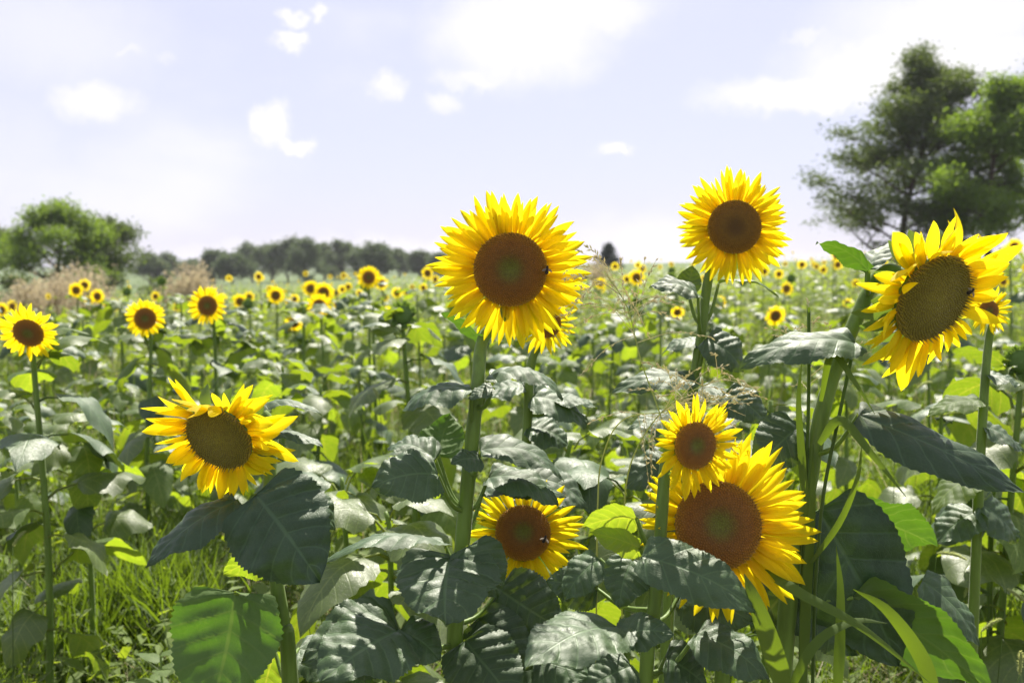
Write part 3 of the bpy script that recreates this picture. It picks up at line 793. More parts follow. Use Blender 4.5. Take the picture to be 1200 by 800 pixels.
L((1016, 316), (1048, 284), 40, (.3, .3, .9), -.02, .03, 345, arc=.1)
L((1002, 402), (872, 440), 66, (-.05, -.42, .9), -.05, -.07, 425, arc=.16, fold=.25)
L((1006, 486), (1200, 594), 66, (.25, -.75, .6), -.06, -.10, 545, arc=.06, fold=.3, thick=True)
L((958, 596), (1068, 772), 140, (-.12, -.97, .08), .0, -.01, 640, arc=.05, fold=.14, thick=True)
L((995, 603), (1100, 640), 88, (.1, .8, .5), .02, .06, 640, arc=.06, glow=True)
L((936, 500), (878, 550), 66, (-.1, -.85, .4), .02, .0, 530, arc=.14)
L((1000, 700), (1150, 820), 100, (.2, .8, .45), -.02, -.05, 690, arc=.1, glow=True)
L((1080, 680), (1150, 752), 60, (.3, -.6, .7), .02, .0, 690, arc=.1, nopet=True)
L((930, 690), (1010, 760), 90, (.1, -.7, .6), .03, .02, 720, arc=.1)
L((945, 660), (880, 740), 90, (-.1, -.8, .4), .05, .05, 690, arc=.1)
h3b = Hero('sunflower half hidden behind the large nodding bloom at right', [(1166, 372, 2.0), (1160, 392, 2.03), (1155, 440), (1150, 520), (1146, 600)], 2.03, (.007, .011))
hero_head(h3b.t, h3b.root, P(1159, 364, 1.98), (.05, -1, 0), px2m(12, 1.98), px2m(18, 1.98), 36, 5, nfl=250, nbract=8)
for a in [((1152, 440), (1195, 452), 50, (.1, -.2, 1)), ((1150, 470), (1090, 490), 52, (-.1, -.2, 1)), ((1150, 500), (1198, 530), 50, (.1, -.4, 1)), ((1146, 560), (1090, 600), 60, (-.1, -.1, 1)), ((1145, 600), (1100, 640), 60, (-.1, -.3, 1)), ((1148, 590), (1190, 640), 60, (.1, -.6, .8))]:
    h3b.leaf(*a, arc=.14, young=(a[0][1] in (470, 560)))

# --- nodding bloom on the left
h4 = Hero('nodding sunflower with dark disc and ragged petals above big dark leaves, lower left', [(268, 498, 1.55), (296, 480, 1.60), (318, 502, 1.60), (316, 570), (320, 650), (331, 730), (340, 800)], 1.56, (.008, .014))
hero_head(h4.t, h4.root, P(256, 514, 1.50), (-.24, -.87, -.40), px2m(42, 1.5), px2m(43, 1.5), 66, 6, 'disc_seed', 700, dome=.10, dip=0, wid=1.12,
          el_fn=lambda th: (.75 * max(0, math.sin(th)) * (1 if math.sin(th * 5) > 0 else -.3)) + (.15 if math.cos(th) < 0 else -.25), curl_fn=lambda th: .55 if math.sin(th) > 0 else .3, len_fn=lambda th: 1 + .1 * math.sin(th * 3 + 1), nbract=14)
L = h4.leaf
L((296, 482), (374, 489), 34, (0, -.05, 1), .0, -.02, 505, arc=.20, fold=.3)
L((306, 508), (380, 524), 38, (.0, -.06, 1), .0, -.02, 530, arc=.12, fold=.3)
L((277, 586), (174, 670), 66, (-.5, -.6, .6), -.05, -.10, 610, arc=.10, fold=.3, thick=True)
L((300, 580), (384, 676), 118, (.05, -.92, .40), -.10, -.14, 640, arc=.10, fold=.22, thick=True)
L((330, 572), (392, 622), 66, (.3, -.45, .85), -.02, -.02, 610, arc=.18)
L((316, 652), (262, 674), 52, (-.1, .85, .4), .04, .05, 670, arc=.06, young=True)
L((322, 655), (375, 668), 44, (.1, .85, .4), .05, .06, 680, arc=.06, young=True)
L((275, 694), (250, 842), 128, (.10, .93, .12), -.06, -.10, 705, arc=.06, fold=.12, glow=True)
L((322, 762), (300, 830), 60, (.0, .9, .3), .05, .05, 780, arc=.06, young=True)
L((350, 760), (420, 800), 70, (.1, -.3, .9), .05, .05, 760, arc=.1)

# --- small bloom at the middle bottom
h5 = Hero('small low sunflower under the big bloom, brown ring round green heart', [(612, 640, 1.79), (606, 668, 1.82), (600, 720), (596, 800)], 1.80, (.007, .010))
hero_head(h5.t, h5.root, P(613, 624, 1.74), (.06, -.86, .42), px2m(33, 1.74), px2m(37, 1.74), 58, 7, nfl=800, len_fn=lambda th: 1 + .12 * math.cos(th), el_fn=lambda th: -.12 * math.sin(th))

# --- pair at the lower right
h7 = Hero('wide low sunflower with long petals, lower half covered by a leaf', [(850, 632, 1.50), (852, 680, 1.54), (850, 740), (846, 800)], 1.53, (.009, .013))
hero_head(h7.t, h7.root, P(842, 615, 1.45), (.06, -.93, .28), px2m(52, 1.45), px2m(55, 1.45), 88, 8, nfl=900, len_fn=lambda th: 1.0 + .22 * math.cos(th - .1), el_fn=lambda th: .12 if math.cos(th) < -.2 else -.05)
h6 = Hero('small half-open sunflower on the stem right in front of the wide low bloom', [(800, 524, 1.43), (782, 535, 1.45), (778, 565), (773, 640), (766, 720), (757, 800)], 1.44, (.0075, .0115))
hero_head(h6.t, h6.root, P(815, 522, 1.40), (.34, -.90, .04), px2m(28, 1.4), px2m(34, 1.4), 54, 9, nfl=600, nbract=18, el_fn=lambda th: .30 if math.cos(th) < 0 else .05)
L = h6.leaf
L((746, 607), (682, 617), 46, (.0, .92, .38), -.02, .02, 650, young=True, arc=.08)
L((750, 642), (691, 628), 40, (.0, .92, .38), -.03, .0, 655, young=True, arc=.08)
L((752, 652), (890, 720), 68, (.10, -.72, .65), -.06, -.10, 672, arc=.14, fold=.2)
L((703, 655), (660, 702), 56, (-.2, -.5, .8), .06, .05, 690, arc=.14)
L((742, 655), (722, 712), 62, (-.2, -.55, .8), .03, .0, 690, arc=.14)
L((722, 735), (606, 777), 96, (-.05, -.30, .95), -.08, -.20, 770, arc=.08, fold=.16)
L((726, 744), (790, 738), 50, (.0, -.6, .8), -.08, -.10, 775, arc=.12, nopet=True)
L((816, 744), (904, 796), 76, (.1, -.42, .9), .0, -.05, 790, arc=.12)
L((800, 690), (880, 735), 80, (.1, -.7, .6), .06, .05, 740, arc=.1)
L((700, 690), (640, 680), 60, (-.1, -.8, .5), .10, .10, 720, arc=.1)
L((740, 780), (690, 812), 70, (-.1, -.5, .8), .02, .0, 800, arc=.1)
L((780, 770), (830, 810), 70, (.1, -.5, .8), .0, .0, 800, arc=.1)
L((770, 600), (800, 640), 40, (.1, -.5, .8), .06, .06, 650, arc=.1)

# bees
def bee(px, py, D, label, az):
    c = P(px, py, D); t = thing('bee', c, label, 'bee', 'bees on the blooms')
    t.rotation_euler = (math.pi / 2 - .2, az, 0)
    prof = [(.0002, -.0065), (.0022, -.0055), (.0032, -.003), (.0028, -.0005), (.0016, .0004), (.0030, .0018), (.0030, .0038), (.0014, .0050), (.0022, .0058), (.0020, .0072), (.0003, .008)]
    V, F = lathe(prof, 10); V = V[:, [0, 2, 1]]
    obj('body', mk('body', V, F[:, ::-1], M['bee_body']), t)
    for s in (-1, 1):
        V, F, uv = petal_grid(.0085, .0035, 0, 0, nu=5, nv=2)
        m = frame((s * .9, -.6, .15), (0, 0, 1), (s * .0015, .002, .003))
        obj('wing', mk('wing', V, F, M['bee_wing'], uv), t, m)
bee(638, 632, 1.715, 'dark bee on the disc of the small low bloom', .4)
bee(1137, 342, 1.475, 'dark bee on the disc edge of the large nodding bloom', 1.0)
bee(641, 317, 1.585, 'dark bee at the disc edge of the biggest bloom', .1)

# ------------------------------------------------------------------ blooms of the field
BLOOMS = [  # px, py, outer radius px, label, normal
    (33, 390, 38, 'wide sunflower with flat dark disc cut by the left picture edge', (.05, -.85, -.35)),
    (170, 373, 27, 'round sunflower left of the one on the bare upright stalk', None), (243, 358, 25, 'round sunflower on bare upright stalk, above the nodding left bloom', (0, -1, 0)),
    (89, 340, 10, '', None), (99, 334, 9, '', None), (114, 347, 10, '', None), (104, 352, 7, '', None), (125, 358, 6, '', None), (136, 358, 8, '', None), (182, 347, 7, '', None),
    (2, 363, 10, '', None), (14, 359, 9, '', None), (207, 360, 6, '', None), (281, 353, 10, '', None), (292, 348, 8, '', None), (303, 324, 7, '', None),
    (323, 346, 12, 'mid-field sunflower standing alone below the middle of the tree row', None), (345, 350, 7, '', None), (338, 353, 5, '', None), (316, 339, 6, '', None),
    (364, 338, 11, '', None), (379, 343, 15, '', None), (374, 358, 16, 'lowest and nearest bloom in the tight cluster below the tree row', None), (394, 343, 6, '', None), (401, 339, 6, '', None), (408, 336, 6, '', None),
    (432, 325, 16, 'mid-field sunflower standing highest against the distant tree row', None), (447, 332, 10, '', None), (465, 343, 8, '', None), (476, 343, 5, '', None), (421, 343, 5, '', None), (452, 349, 5, '', None),
    (501, 320, 9, '', None), (510, 327, 6, '', None), (496, 337, 6, '', None), (483, 336, 4, '', None), (344, 379, 13, 'low mid-field sunflower with face tipped down, below the tight cluster', (.1, -.8, -.5)),
    (451, 369, 12, 'sunflower partly behind the big green bud', None), (306, 360, 4, '', None), (394, 356, 6, '', None), (519, 438, 9, 'tiny low sunflower half buried in leaves left of the big stem', None),
    (753, 315, 6, '', None), (746, 325, 11, '', None), (704, 332, 8, '', None), (681, 324, 7, '', None), (845, 355, 10, '', (.5, -.8, 0)), (909, 370, 14, 'ragged mid-field sunflower right of the highest bloom, lower of two', (.1, -.9, -.2)),
    (922, 338, 10, 'round mid-field sunflower right of the highest bloom, upper of two', None), (913, 321, 7, '', None), (920, 309, 4, '', None), (940, 310, 7, '', None), (957, 312, 5, '', None), (896, 318, 7, '', None), (794, 366, 10, '', (0, -.8, -.4)),
    (980, 299, 8, '', None), (982, 310, 8, '', None), (965, 316, 6, '', None), (1047, 296, 8, '', None), (1065, 297, 6, '', None), (994, 355, 7, '', None), (1003, 332, 6, '', None), (1189, 289, 11, '', None), (1179, 293, 7, '', None), (1035, 300, 5, '', None), (1176, 330, 8, '', None)]
BUDS = [(472, 369, 14, 'big green sunflower bud on bare upright stalk'), (190, 329, 5, ''), (149, 342, 5, ''), (787, 317, 4, ''), (786, 326, 6, ''), (927, 326, 5, ''), (1197, 424, 18, 'green sunflower bud cut by the right picture edge'), (291, 356, 6, ''), (870, 330, 5, ''), (62, 372, 5, ''), (560, 415, 5, '')]
def region(px):
    return 'left of the biggest bloom' if px < 560 else ('between the two high blooms' if px < 830 else 'right of the highest bloom')
cnt = {}
taken = []
for (px, py, r, lab, nrm) in sorted(BLOOMS, key=lambda b: b[0]):
    rs = np.random.RandomState(int(px * 13 + py))
    rm = .092 * rs.uniform(.92, 1.08)
    D = rm * FPX / r; top = P(px, py, D)
    base = np.array([top[0] + rs.normal(0, .02), top[1] + .06, 0]); base[2] = tz(base[0], base[1])
    if top[2] - base[2] < .75: base[2] = max(base[2], 0)
    if not lab:
        k = cnt.setdefault(region(px), 0); cnt[region(px)] += 1
        lab = 'small far sunflower, %s from left among those %s' % (ordinal(k), region(px))
    lod = 0 if D < 5 else (1 if D < 11 else 2)
    field_plant(lab, 'blooming sunflowers out in the field', base, top, rm * .47, nrm, int(px * 31 + py), lod, 'bloom', size=.15, low=.2 if D < 5 else .15)
    taken.append((base[0], base[1]))
cnt = {}
for (px, py, r, lab) in sorted(BUDS, key=lambda b: b[0]):
    D = .055 * FPX / r; D = min(D, 16); top = P(px, py, D); base = np.array([top[0], top[1] + .03, 0]); base[2] = tz(base[0], base[1])
    if px == 472: D = 3.4; top = P(px, py, D); base = np.array([top[0] + .02, top[1] + .03, 0])
    if px == 1197: D = 2.5; top = P(px, py, D); base = np.array([top[0] - .02, top[1] + .03, 0])
    if not lab:
        k = cnt.setdefault(region(px), 0); cnt[region(px)] += 1
        lab = 'small green sunflower bud, %s from left among those %s' % (ordinal(k), region(px))
    field_plant(lab, 'sunflower buds out in the field', base, top, r * D / FPX * .85, None, int(px * 17 + py), 0 if D < 5 else (1 if D < 11 else 2), 'bud', size=.15)
    taken.append((base[0], base[1]))

# leafy plants without an open bloom: hand-set near ones, then the field
LEAFY = [(92, 500, 3.0, 'thin leafy sunflower without bloom at left, pale stem showing'), (668, 515, 2.35, 'leafy sunflower without bloom behind the biggest plant, right of its stem'),
         (735, 560, 2.2, 'leafy sunflower without bloom behind the half-open bloom'), (905, 470, 2.5, 'leafy sunflower without bloom left of the thick stem'),
         (1105, 470, 3.2, 'leafy sunflower without bloom below the large nodding bloom'), (1172, 560, 2.6, 'leafy sunflower without bloom at the right picture edge'),
         (400, 560, 2.6, 'low leafy sunflower between the nodding left bloom and the biggest plant'), (330, 430, 4.0, 'dark leafy sunflower above right of the nodding left bloom'),
         (375, 450, 3.7, 'dark leafy sunflower clump left of the bud stalk'), (14, 480, 3.6, 'leafy sunflower at the left picture edge, under the wide bloom'),
         (450, 600, 2.3, 'low leafy sunflower left of the biggest plant')]
for i, (px, py, D, lab) in enumerate(LEAFY):
    top = P(px, py, D); base = np.array([top[0], top[1] + .02, 0]); base[2] = tz(base[0], base[1])
    field_plant(lab, 'leafy sunflowers without blooms, near', base, top, .02, None, 700 + i, 0, 'leafy', nleaf=14, size=.12 if px < 100 else .16, young=.25, low=.45 if px < 100 else .25)
    taken.append((base[0], base[1]))
pts = np.array(taken); rs = np.random.RandomState(77); far_pts = []
cand = []
for D0, D1, n, sp in ((3.3, 9, 700, .44), (9, 17, 700, .6), (17, 30, 1500, .72), (30, 75, 5000, .95)):
    for _ in range(n):
        D = math.sqrt(rs.uniform(D0 ** 2, D1 ** 2)); x = rs.uniform(-.60, .60) * D
        cand.append((x, D, sp))
keep = [tuple(p) for p in pts]; sel = []
cell = {}
def cellkey(x, y): return (int(math.floor(x)), int(math.floor(y)))
for p in keep: cell.setdefault(cellkey(*p), []).append(p)
for (x, y, sp) in cand:
    if y < 4.6 and x < -.55 and rs.uniform() < (.85 if y < 3.9 else .45): continue              # the weedy gap at the lower left
    if y < 6.2 and -1.4 < x < -.4 and rs.uniform() < .45: continue
    if y < 6.5 and x > .9 and rs.uniform() < .8: continue
    kx, ky = cellkey(x, y); ok = True
    for a in (-1, 0, 1):
        for b in (-1, 0, 1):
            for q in cell.get((kx + a, ky + b), ()):
                if (q[0] - x) ** 2 + (q[1] - y) ** 2 < sp * sp: ok = False
    if ok:
        cell.setdefault((kx, ky), []).append((x, y)); sel.append((x, y))
sel.sort(key=lambda p: p[1])
MAXI = 300 - N_PLANTS[0] - 10
far_acc = Acc()
far_head = [Acc(), Acc()]
for i, (x, y) in enumerate(sel):
    r2 = np.random.RandomState(9000 + i)
    z0 = float(tz(x, y)); h = r2.uniform(.55, 1.16) if y > 5 else r2.uniform(.5, .95)
    if i < MAXI:
        lod = 0 if y < 5 else (1 if y < 10 else 2)
        bs = np.array([x, y, z0])
        field_plant('leafy green sunflower without an open bloom in the field behind', 'leafy sunflowers without blooms in the field', bs, bs + [r2.normal(0, .03), 0, h], .02, None, 3000 + i, lod, 'leafy', size=.14, young=.2)
    else:
        a = r2.uniform(0, 6.28); acc = FOL[r2.randint(7)][0]
        c, s = math.cos(a), math.sin(a); V = np.concatenate(acc.V) @ np.array([[c, s, 0], [-s, c, 0], [0, 0, h]])
        far_acc.add(V + [x, y, z0], [np.concatenate(acc.F3) if acc.F3 else np.zeros((0, 3), int), np.concatenate(acc.F4)])
        if r2.uniform() < .10:
            hm = frame_z((r2.normal(0, .2), -1, r2.normal(0, .15)), (x, y - .05, z0 + h + r2.uniform(.05, .3))); s = r2.uniform(.04, .05)
            for q in range(14):
                V, F, uv = petal_grid(1., .6, .05, 0, nu=2, nv=1, rs=r2)
                pm = petal_frame(q * 6.283 / 14, .9, r2.normal(0, .1), 0, (1, 1)); far_head[0].add(xf(hm, xf(pm, V) * s), F, uv)
            V, F = lathe([(1, 0), (.6, .1), (.01, .14)], 8); far_head[1].add(xf(hm, V * s), F, None, np.repeat([1, .6, 0], 8))
def stuff(name, me, label, cat):
    o = obj(name, me); o['kind'] = 'stuff'; o['label'] = label; o['category'] = cat; return o
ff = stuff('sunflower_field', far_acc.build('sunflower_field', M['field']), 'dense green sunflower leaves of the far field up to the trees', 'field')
obj('petals', far_head[0].build('petals', M['petal']), ff)['kind'] = 'stuff'
obj('discs', far_head[1].build('discs', M['disc']), ff)['kind'] = 'stuff'

# ------------------------------------------------------------------ grass and weeds
def blades(rs, x, y, h, wd, lean=.35, seg=3):
    n = len(x); az = rs.uniform(0, 6.28, n); ld = np.stack([np.cos(az), np.sin(az)], -1) * (rs.uniform(.1, 1, n) * lean * h)[:, None]
    fa = rs.uniform(0, 6.28, n); sx = np.stack([np.cos(fa), np.sin(fa), 0 * fa], -1) * wd[:, None]
    z0 = tz(x, y); rows = []
    for k in range(seg):
        t = k / seg; c = np.stack([x + ld[:, 0] * t ** 2, y + ld[:, 1] * t ** 2, z0 + h * (t - .25 * t * t * lean)], -1); ww = (1 - t * .55)
        rows += [c - sx * ww, c + sx * ww]
    rows.append(np.stack([x + ld[:, 0], y + ld[:, 1], z0 + h * (1 - .25 * lean)], -1))
    V = np.stack(rows, 1); m = 2 * seg + 1; b = np.arange(n)[:, None] * m
    F4 = np.concatenate([b + np.array([[2 * k, 2 * k + 1, 2 * k + 3, 2 * k + 2]]) for k in range(seg - 1)])
    F3 = b + np.array([[2 * seg - 2, 2 * seg - 1, 2 * seg]])
    return V.reshape(-1, 3), [F3, F4]
rs = np.random.RandomState(91)
def wedge(n, d0, d1, clump, csig):
    c = n // clump; D = np.sqrt(rs.uniform(d0 ** 2, d1 ** 2, c)); x = rs.uniform(-.66, .66, c) * D
    D = np.repeat(D, clump) + rs.normal(0, csig, c * clump); x = np.repeat(x, clump) + rs.normal(0, csig, c * clump)
    hk = np.repeat(rs.uniform(.5, 1.3, c), clump); return x, D, hk
acc = Acc()
x, y, hk = wedge(32000, 1.9, 7, 24, .045); acc.add(*blades(rs, x, y, hk * rs.uniform(.12, .38, len(x)), rs.uniform(.0018, .0042, len(x)), .8))
x, y, hk = wedge(36000, 6, 16, 24, .08); acc.add(*blades(rs, x, y, hk * rs.uniform(.2, .5, len(x)), rs.uniform(.003, .006, len(x)), .6))
x, y, hk = wedge(22000, 4, 26, 6, .12); acc.add(*blades(rs, x, y, .55 + .45 * hk * rs.uniform(.2, .75, len(x)), rs.uniform(.002, .004, len(x)), .35, 3))
# taller lush tussocks in the gap at the lower left and along the right
tx = []; ty = []
for (px, py, k, s) in [(190, 700, 500, .10), (130, 720, 400, .12), (225, 730, 300, .08), (160, 650, 300, .12), (400, 590, 400, .16), (430, 570, 300, .14), (1130, 560, 500, .2), (1170, 690, 500, .18), (1120, 740, 400, .12), (1060, 480, 400, .2), (60, 640, 160, .14), (40, 760, 120, .1), (1090, 600, 500, .2), (1180, 600, 500, .2), (1150, 500, 500, .3), (1060, 440, 400, .4), (1190, 770, 400, .15)]:
    D = 1.2 * FPX / (py - HORIZON); p = P(px, py, D); tx.append(rs.normal(p[0], s, k)); ty.append(rs.normal(p[1], s, k))
tx = np.concatenate(tx); ty = np.concatenate(ty)
acc.add(*blades(rs, tx, ty, rs.uniform(.22, .5, len(tx)), rs.uniform(.003, .0065, len(tx)), .55, 4))
stuff('grass', acc.build('grass', M['grass'], False), 'lush yellow-green grass between the sunflowers', 'grass')
acc = Acc(); x, y, hk = wedge(3600, 4, 18, 4, .10); acc.add(*blades(rs, x, y, .6 + .4 * hk * rs.uniform(.2, .9, len(x)), rs.uniform(.0012, .0026, len(x)), .5, 3)); x, y, hk = wedge(12000, 2.2, 9, 14, .10); acc.add(*blades(rs, x, y, hk * rs.uniform(.08, .42, len(x)), rs.uniform(.001, .0026, len(x)), 1.5, 3))
stuff('dry_grass', acc.build('dry_grass', M['straw'], False), 'withered straw-coloured blades lying among the green grass', 'grass')
def weed_leaves(n, d0, d1, zmax, size):
    c = n // 18; D = np.sqrt(rs.uniform(d0 ** 2, d1 ** 2, c)); X = rs.uniform(-.64, .64, c) * D
    cz = rs.uniform(.05, zmax, c)
    cen = np.stack([X, D, tz(X, D)], -1); k = 18
    off = rs.normal(0, 1, (c, k, 3)) * [.09, .09, 0]; off[..., 2] = rs.uniform(0, 1, (c, k)) ** 1.3 * cz[:, None] * .95 + .02
    p = (cen[:, None] + off).reshape(-1, 3); m = len(p)
    az = rs.uniform(0, 6.28, m); pt = rs.normal(.1, .4, m)
    d = np.stack([np.cos(az) * np.cos(pt), np.sin(az) * np.cos(pt), np.sin(pt)], -1); s = np.stack([-np.sin(az), np.cos(az), rs.normal(0, .25, m)], -1)
    L = size * rs.uniform(.5, 1.5, m)[:, None]; W = L * rs.uniform(.3, .5, m)[:, None]
    up_ = np.array([0, 0, 1.])
    V = np.stack([p, p + d * L * .45 + s * W * .5 - up_ * W * .1, p + d * L - up_ * L * .2, p + d * L * .45 - s * W * .5 - up_ * W * .1], 1)
    return V.reshape(-1, 3), np.arange(m * 4).reshape(-1, 4)
acc = Acc(); acc.add(*weed_leaves(40000, 2.0, 7, .30, .045)); acc.add(*weed_leaves(9000, 2.4, 7, .45, .085)); acc.add(*weed_leaves(60000, 5, 24, 1.0, .06)); acc.add(*weed_leaves(40000, 20, 60, 1.0, .11))
stuff('weeds', acc.build('weeds', M['weed'], False), 'low broad-leaved weeds covering the soil between the sunflowers', 'weeds')

# bright young weed at the lower left
def young_weed(px, py, D, label):
    c = P(px, py, D); b = np.array([c[0], c[1], 0.]); rs = np.random.RandomState(17)
    t = thing('weed_plant', b, label, 'weed')
    obj('stem', mk('stem', *tube([(0, 0, 0), (.005, 0, c[2] * .5), (0, 0, c[2])], [.005, .004, .003], 6)[:2], M['stem']), t)
    for k in range(9):
        az = k * 2.4 + .3; z = c[2] * (1 - .045 * k); Ls = .07 + .008 * k
        V, F, uv = leaf_grid(Ls, Ls * .5, arc=.08, fold=.1, nu=16, nv=6, rs=rs, lobe=.03)
        obj('leaf', mk('leaf', V, F, M['young'], uv), t, frame((math.cos(az), math.sin(az), .15), (0, 0, 1), (0, 0, z)))
young_weed(188, 768, 2.45, 'bright yellow-green young weed in the grass, lower left corner')

# long strap-leaved grass around the thick stem, lower right
def strap(plant, root, pts, wpx, D, name='blade'):
    q = np.array([P(*p) for p in pts]); q = spline(q, 14); T = np.gradient(q, axis=0); T /= np.linalg.norm(T, axis=1)[:, None]
    view = q - C0; s = np.cross(T, view); s /= np.linalg.norm(s, axis=1)[:, None]
    s = s + .35 * np.cross(s, T); u = np.linspace(0, 1, 14); wd = wpx * D / FPX / 2 * np.minimum(1, .5 + u * 2) * np.maximum(.04, 1 - u ** 2.4)
    nrm = np.cross(s, T); V = np.stack([q - s * wd[:, None], q - nrm * wd[:, None] * .25, q + s * wd[:, None]], 1).reshape(-1, 3) - root
    uv = np.stack([np.tile([0, .5, 1], 14), np.repeat(u, 3)], -1)
    obj(name, mk(name, V, gridfaces(13, 2), M['grass'], uv), plant)
def strap_grass(label, foot, blades_, culms=()):
    p = P(*foot); root = np.array([p[0], p[1], 0.]); t = thing('tall_grass', root, label, 'grass', 'tall strap-leaved grasses')
    for pts, wpx in blades_: strap(t, root, pts, wpx, foot[2])
    for pts in culms:
        q = spline(np.array([P(*a) for a in pts]), 16); q = np.concatenate([q, [[q[-1][0], q[-1][1], 0]]]) - root
        obj('culm', mk('culm', *tube(q, np.full(len(q), .0028), 6)[:2], M['grass']), t)
strap_grass('tall grass with wide dark blade below the wide low bloom', (905, 800, 1.36), [
    ([(925, 830, 1.34), (905, 760, 1.33), (884, 702, 1.34), (872, 672, 1.36)], 26), ([(860, 640, 1.50), (930, 690, 1.42), (1010, 735, 1.38), (1090, 800, 1.36)][::1], 14),
    ([(920, 820, 1.40), (955, 755, 1.40), (1000, 728, 1.42), (1040, 730, 1.45)], 13), ([(980, 830, 1.40), (984, 760, 1.42), (985, 690, 1.45), (980, 640, 1.47)], 14), ([(940, 830, 1.45), (945, 700, 1.5), (952, 590, 1.52), (953, 520, 1.55)], 14),
    ([(1100, 830, 1.38), (1080, 770, 1.40), (1040, 715, 1.42), (1000, 690, 1.46)], 20)])
strap_grass('tall thin grass twined round the thick stem of the nodding bloom', (950, 700, 1.5), [
    ([(962, 470, 1.52), (975, 415, 1.50), (1000, 445, 1.47), (1026, 486, 1.45)], 9), ([(960, 520, 1.5), (985, 492, 1.48), (1020, 530, 1.45), (1062, 582, 1.44)], 12), ([(948, 640, 1.52), (940, 540, 1.54), (936, 470, 1.56), (940, 420, 1.58)], 10),
    ([(950, 660, 1.5), (985, 610, 1.48), (1005, 560, 1.46), (1010, 520, 1.45)], 8)],
    [[(948, 360, 1.55), (948, 450, 1.55), (945, 560, 1.55), (940, 680, 1.54)], [(1000, 410, 1.5), (985, 480, 1.5), (965, 580, 1.5), (955, 690, 1.5)]])

# flowering grasses: culm, open panicle of small spikelets
def panicle_grass(label, pts, branches, seed, blade=None):
    rs = np.random.RandomState(seed); q = spline(np.array([P(*a) for a in pts]), 30); root = np.array([q[0][0], q[0][1] + .02, 0.])
    t = thing('flowering_grass', root, label, 'grass', 'flowering grasses'); q = np.concatenate([[root], q]) - root
    obj('culm', mk('culm', *tube(q, np.linspace(.0014, .0006, len(q)), 5)[:2], M['foxtail']), t)
    n = len(q)
    for k in range(branches):
        a = .62 + .38 * k / branches; i = min(n - 2, int(a * (n - 1))); p0 = q[i]; ax = q[min(n - 1, i + 2)] - q[i]; ax /= np.linalg.norm(ax)
        d = ax * .5 + rs.normal(0, 1, 3) * [.75, .45, .5]; d /= np.linalg.norm(d); ln = .10 * (1.3 - a) * rs.uniform(1.2, 2.4)
        c = np.array([p0, p0 + d * ln * .5 + [0, 0, .006], p0 + d * ln + [0, 0, -.012]]); c = spline(c, 8); acc = Acc()
        acc.add(*tube(c, np.linspace(.0006, .0003, 8), 3)[:2])
        for j in range(11):
            f = rs.uniform(.35, 1); m = min(6, int(f * 7)); pp = c[m] + (c[m + 1] - c[m]) * (f * 7 - m); dd = (c[m + 1] - c[m]); dd = dd / np.linalg.norm(dd) + rs.normal(0, .4, 3); dd /= np.linalg.norm(dd)
            s = np.cross(dd, [.3, 1, .2]); s /= np.linalg.norm(s); l = rs.uniform(.006, .010)
            V = np.stack([pp, pp + dd * l * .45 + s * .0013, pp + dd * l, pp + dd * l * .45 - s * .0013, pp + dd * l * .45 + np.cross(dd, s) * .0013])
            acc.add(V, [np.array([[0, 1, 4], [1, 2, 4], [2, 3, 4], [3, 0, 4], [0, 3, 1], [1, 3, 2]])])
        o = obj('panicle_branch', acc.build('panicle_branch', M['seedhead'], False), t); o['kind'] = 'stuff'
panicle_grass('seeding grass with open panicle between the biggest and the highest bloom', [(790, 560, 1.5), (775, 490, 1.5), (752, 425, 1.5), (735, 360, 1.5), (708, 318, 1.5)], 30, 1)
panicle_grass('seeding grass bending sideways in front of the stalk of the highest bloom', [(700, 600, 1.55), (705, 540, 1.55), (730, 492, 1.52), (790, 482, 1.5), (868, 470, 1.5)], 24, 2)
panicle_grass('seeding grass crossing just above the half-open bloom', [(730, 640, 1.5), (735, 560, 1.5), (755, 510, 1.48), (790, 470, 1.46), (850, 440, 1.46)], 20, 3)
panicle_grass('thin upright seeding grass left of the pale leaf on the thick stem', [(950, 600, 1.7), (950, 520, 1.7), (948, 440, 1.7), (950, 370, 1.7)], 12, 4)

# foxtails: arching culm with a bristly cylindrical head
def foxtail(px, py, D, az, label, seed, ln=.07):
    rs = np.random.RandomState(seed); c = P(px, py, D); root = np.array([c[0] + rs.normal(0, .04), c[1] + .03, 0.]); root[2] = tz(root[0], root[1])
    t = thing('foxtail_grass', root, label, 'grass', 'foxtail grasses'); d = np.array([math.cos(az), .1, math.sin(az)])
    q = spline([np.zeros(3), (c - root) * .6 + [0, 0, .02], c - root], 12)
    obj('culm', mk('culm', *tube(q, np.linspace(.0016, .0009, 12), 5)[:2], M['grass']), t)
    e = q[-1]; n = 260; u = rs.uniform(0, 1, n); sag = np.array([0, 0, -.35])
    cp = e + (d * u[:, None] + sag * u[:, None] ** 2) * ln
    dr = rs.normal(0, 1, (n, 3)); dr /= np.linalg.norm(dr, axis=1)[:, None]; dd = dr + d * .8; dd /= np.linalg.norm(dd, axis=1)[:, None]
    l = .009 * np.sin(math.pi * np.clip(u * .9 + .08, 0, 1))[:, None] ** .5; s = np.cross(dd, [0.1, 1, .2]) * .0008
    V = np.stack([cp - s, cp + s, cp + dd * l], 1).reshape(-1, 3)
    acc = Acc(); acc.add(V, np.arange(n * 3).reshape(-1, 3)); uu = np.linspace(0, 1, 7)[:, None]; acc.add(*tube(e + (d * uu + sag * uu ** 2) * ln, [.001, .0028, .003, .003, .0028, .002, .0008], 6)[:2])
    o = obj('seed_head', acc.build('seed_head', M['foxtail'], False), t); o['kind'] = 'stuff'
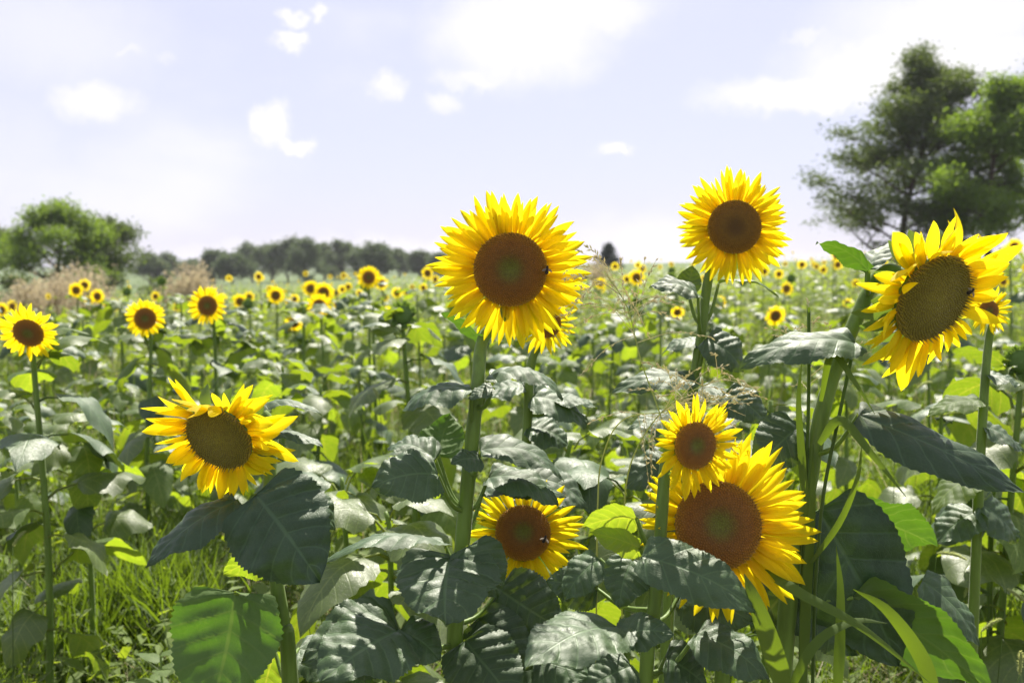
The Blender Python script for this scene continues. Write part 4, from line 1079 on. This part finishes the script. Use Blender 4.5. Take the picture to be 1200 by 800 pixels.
FOX = [(1098, 648, 2.2, .1, 'arching pale foxtail right of the big dark hanging leaf'), (1180, 690, 2.2, -.4, 'foxtail leaning down at the right picture edge, upper one'), (1140, 790, 2.0, 2.4, 'foxtail leaning left in the bottom right corner'), (1195, 790, 2.0, 1.5, 'upright foxtail in the bottom right corner'),
       (1090, 550, 2.8, .6, 'foxtail between the long dark leaf and the big hanging leaf'), (1130, 700, 2.4, 1.2, 'foxtail beside the small leafy shoots, right'), (372, 690, 2.2, 1.4, 'upright foxtail right of the translucent left leaf, left of two'), (360, 715, 2.2, 2.0, 'foxtail right of the translucent left leaf, leaning one'),
       (15, 640, 2.6, 1.1, 'foxtail at the left picture edge'), (445, 470, 3.2, 1.9, 'foxtail in the gap left of the bud stalk'), (385, 640, 2.4, 1.3, 'foxtail right of the big dark left leaves')]
FOX += [(1105, 520, 3.0, 2.5, 'foxtail leaning left just under the long dark leaf'), (1075, 455, 3.4, .7, 'foxtail just below the petals of the large nodding bloom'), (1160, 650, 2.5, 2.2, 'foxtail left of the leaf at the right picture edge'),
        (1120, 610, 2.6, .3, 'foxtail above the arching pale foxtail at right'), (1185, 540, 3.0, 1.9, 'foxtail beside the tip of the long dark leaf'), (1150, 740, 2.2, .8, 'foxtail near the bottom right corner, leaning right'), (1050, 500, 3.2, 1.6, 'upright foxtail over the base of the long dark leaf')]
for i, (px, py, D, az, lab) in enumerate(FOX): foxtail(px, py, D, az, lab, 60 + i)

# ------------------------------------------------------------------ summer haze
def haze_box(x0, x1, y0, y1, z0, z1, density):
    V = np.array([(x, y, z) for x in (x0, x1) for y in (y0, y1) for z in (z0, z1)], float)
    F = np.array([(0, 1, 3, 2), (4, 6, 7, 5), (0, 4, 5, 1), (2, 3, 7, 6), (0, 2, 6, 4), (1, 5, 7, 3)])
    m, t, o = material('haze_air')
    v = t.new('ShaderNodeVolumePrincipled'); v.inputs['Color'].default_value = (.93, .94, 1, 1)
    v.inputs['Density'].default_value = density; v.inputs['Anisotropy'].default_value = .3
    t.link(v.outputs[0], o.inputs['Volume'])
    h = obj('haze', mk('haze', V, F, m, smooth=False)); h['kind'] = 'stuff'
haze_box(-905, 905, -65, 1505, -4.2, 14, .0003)
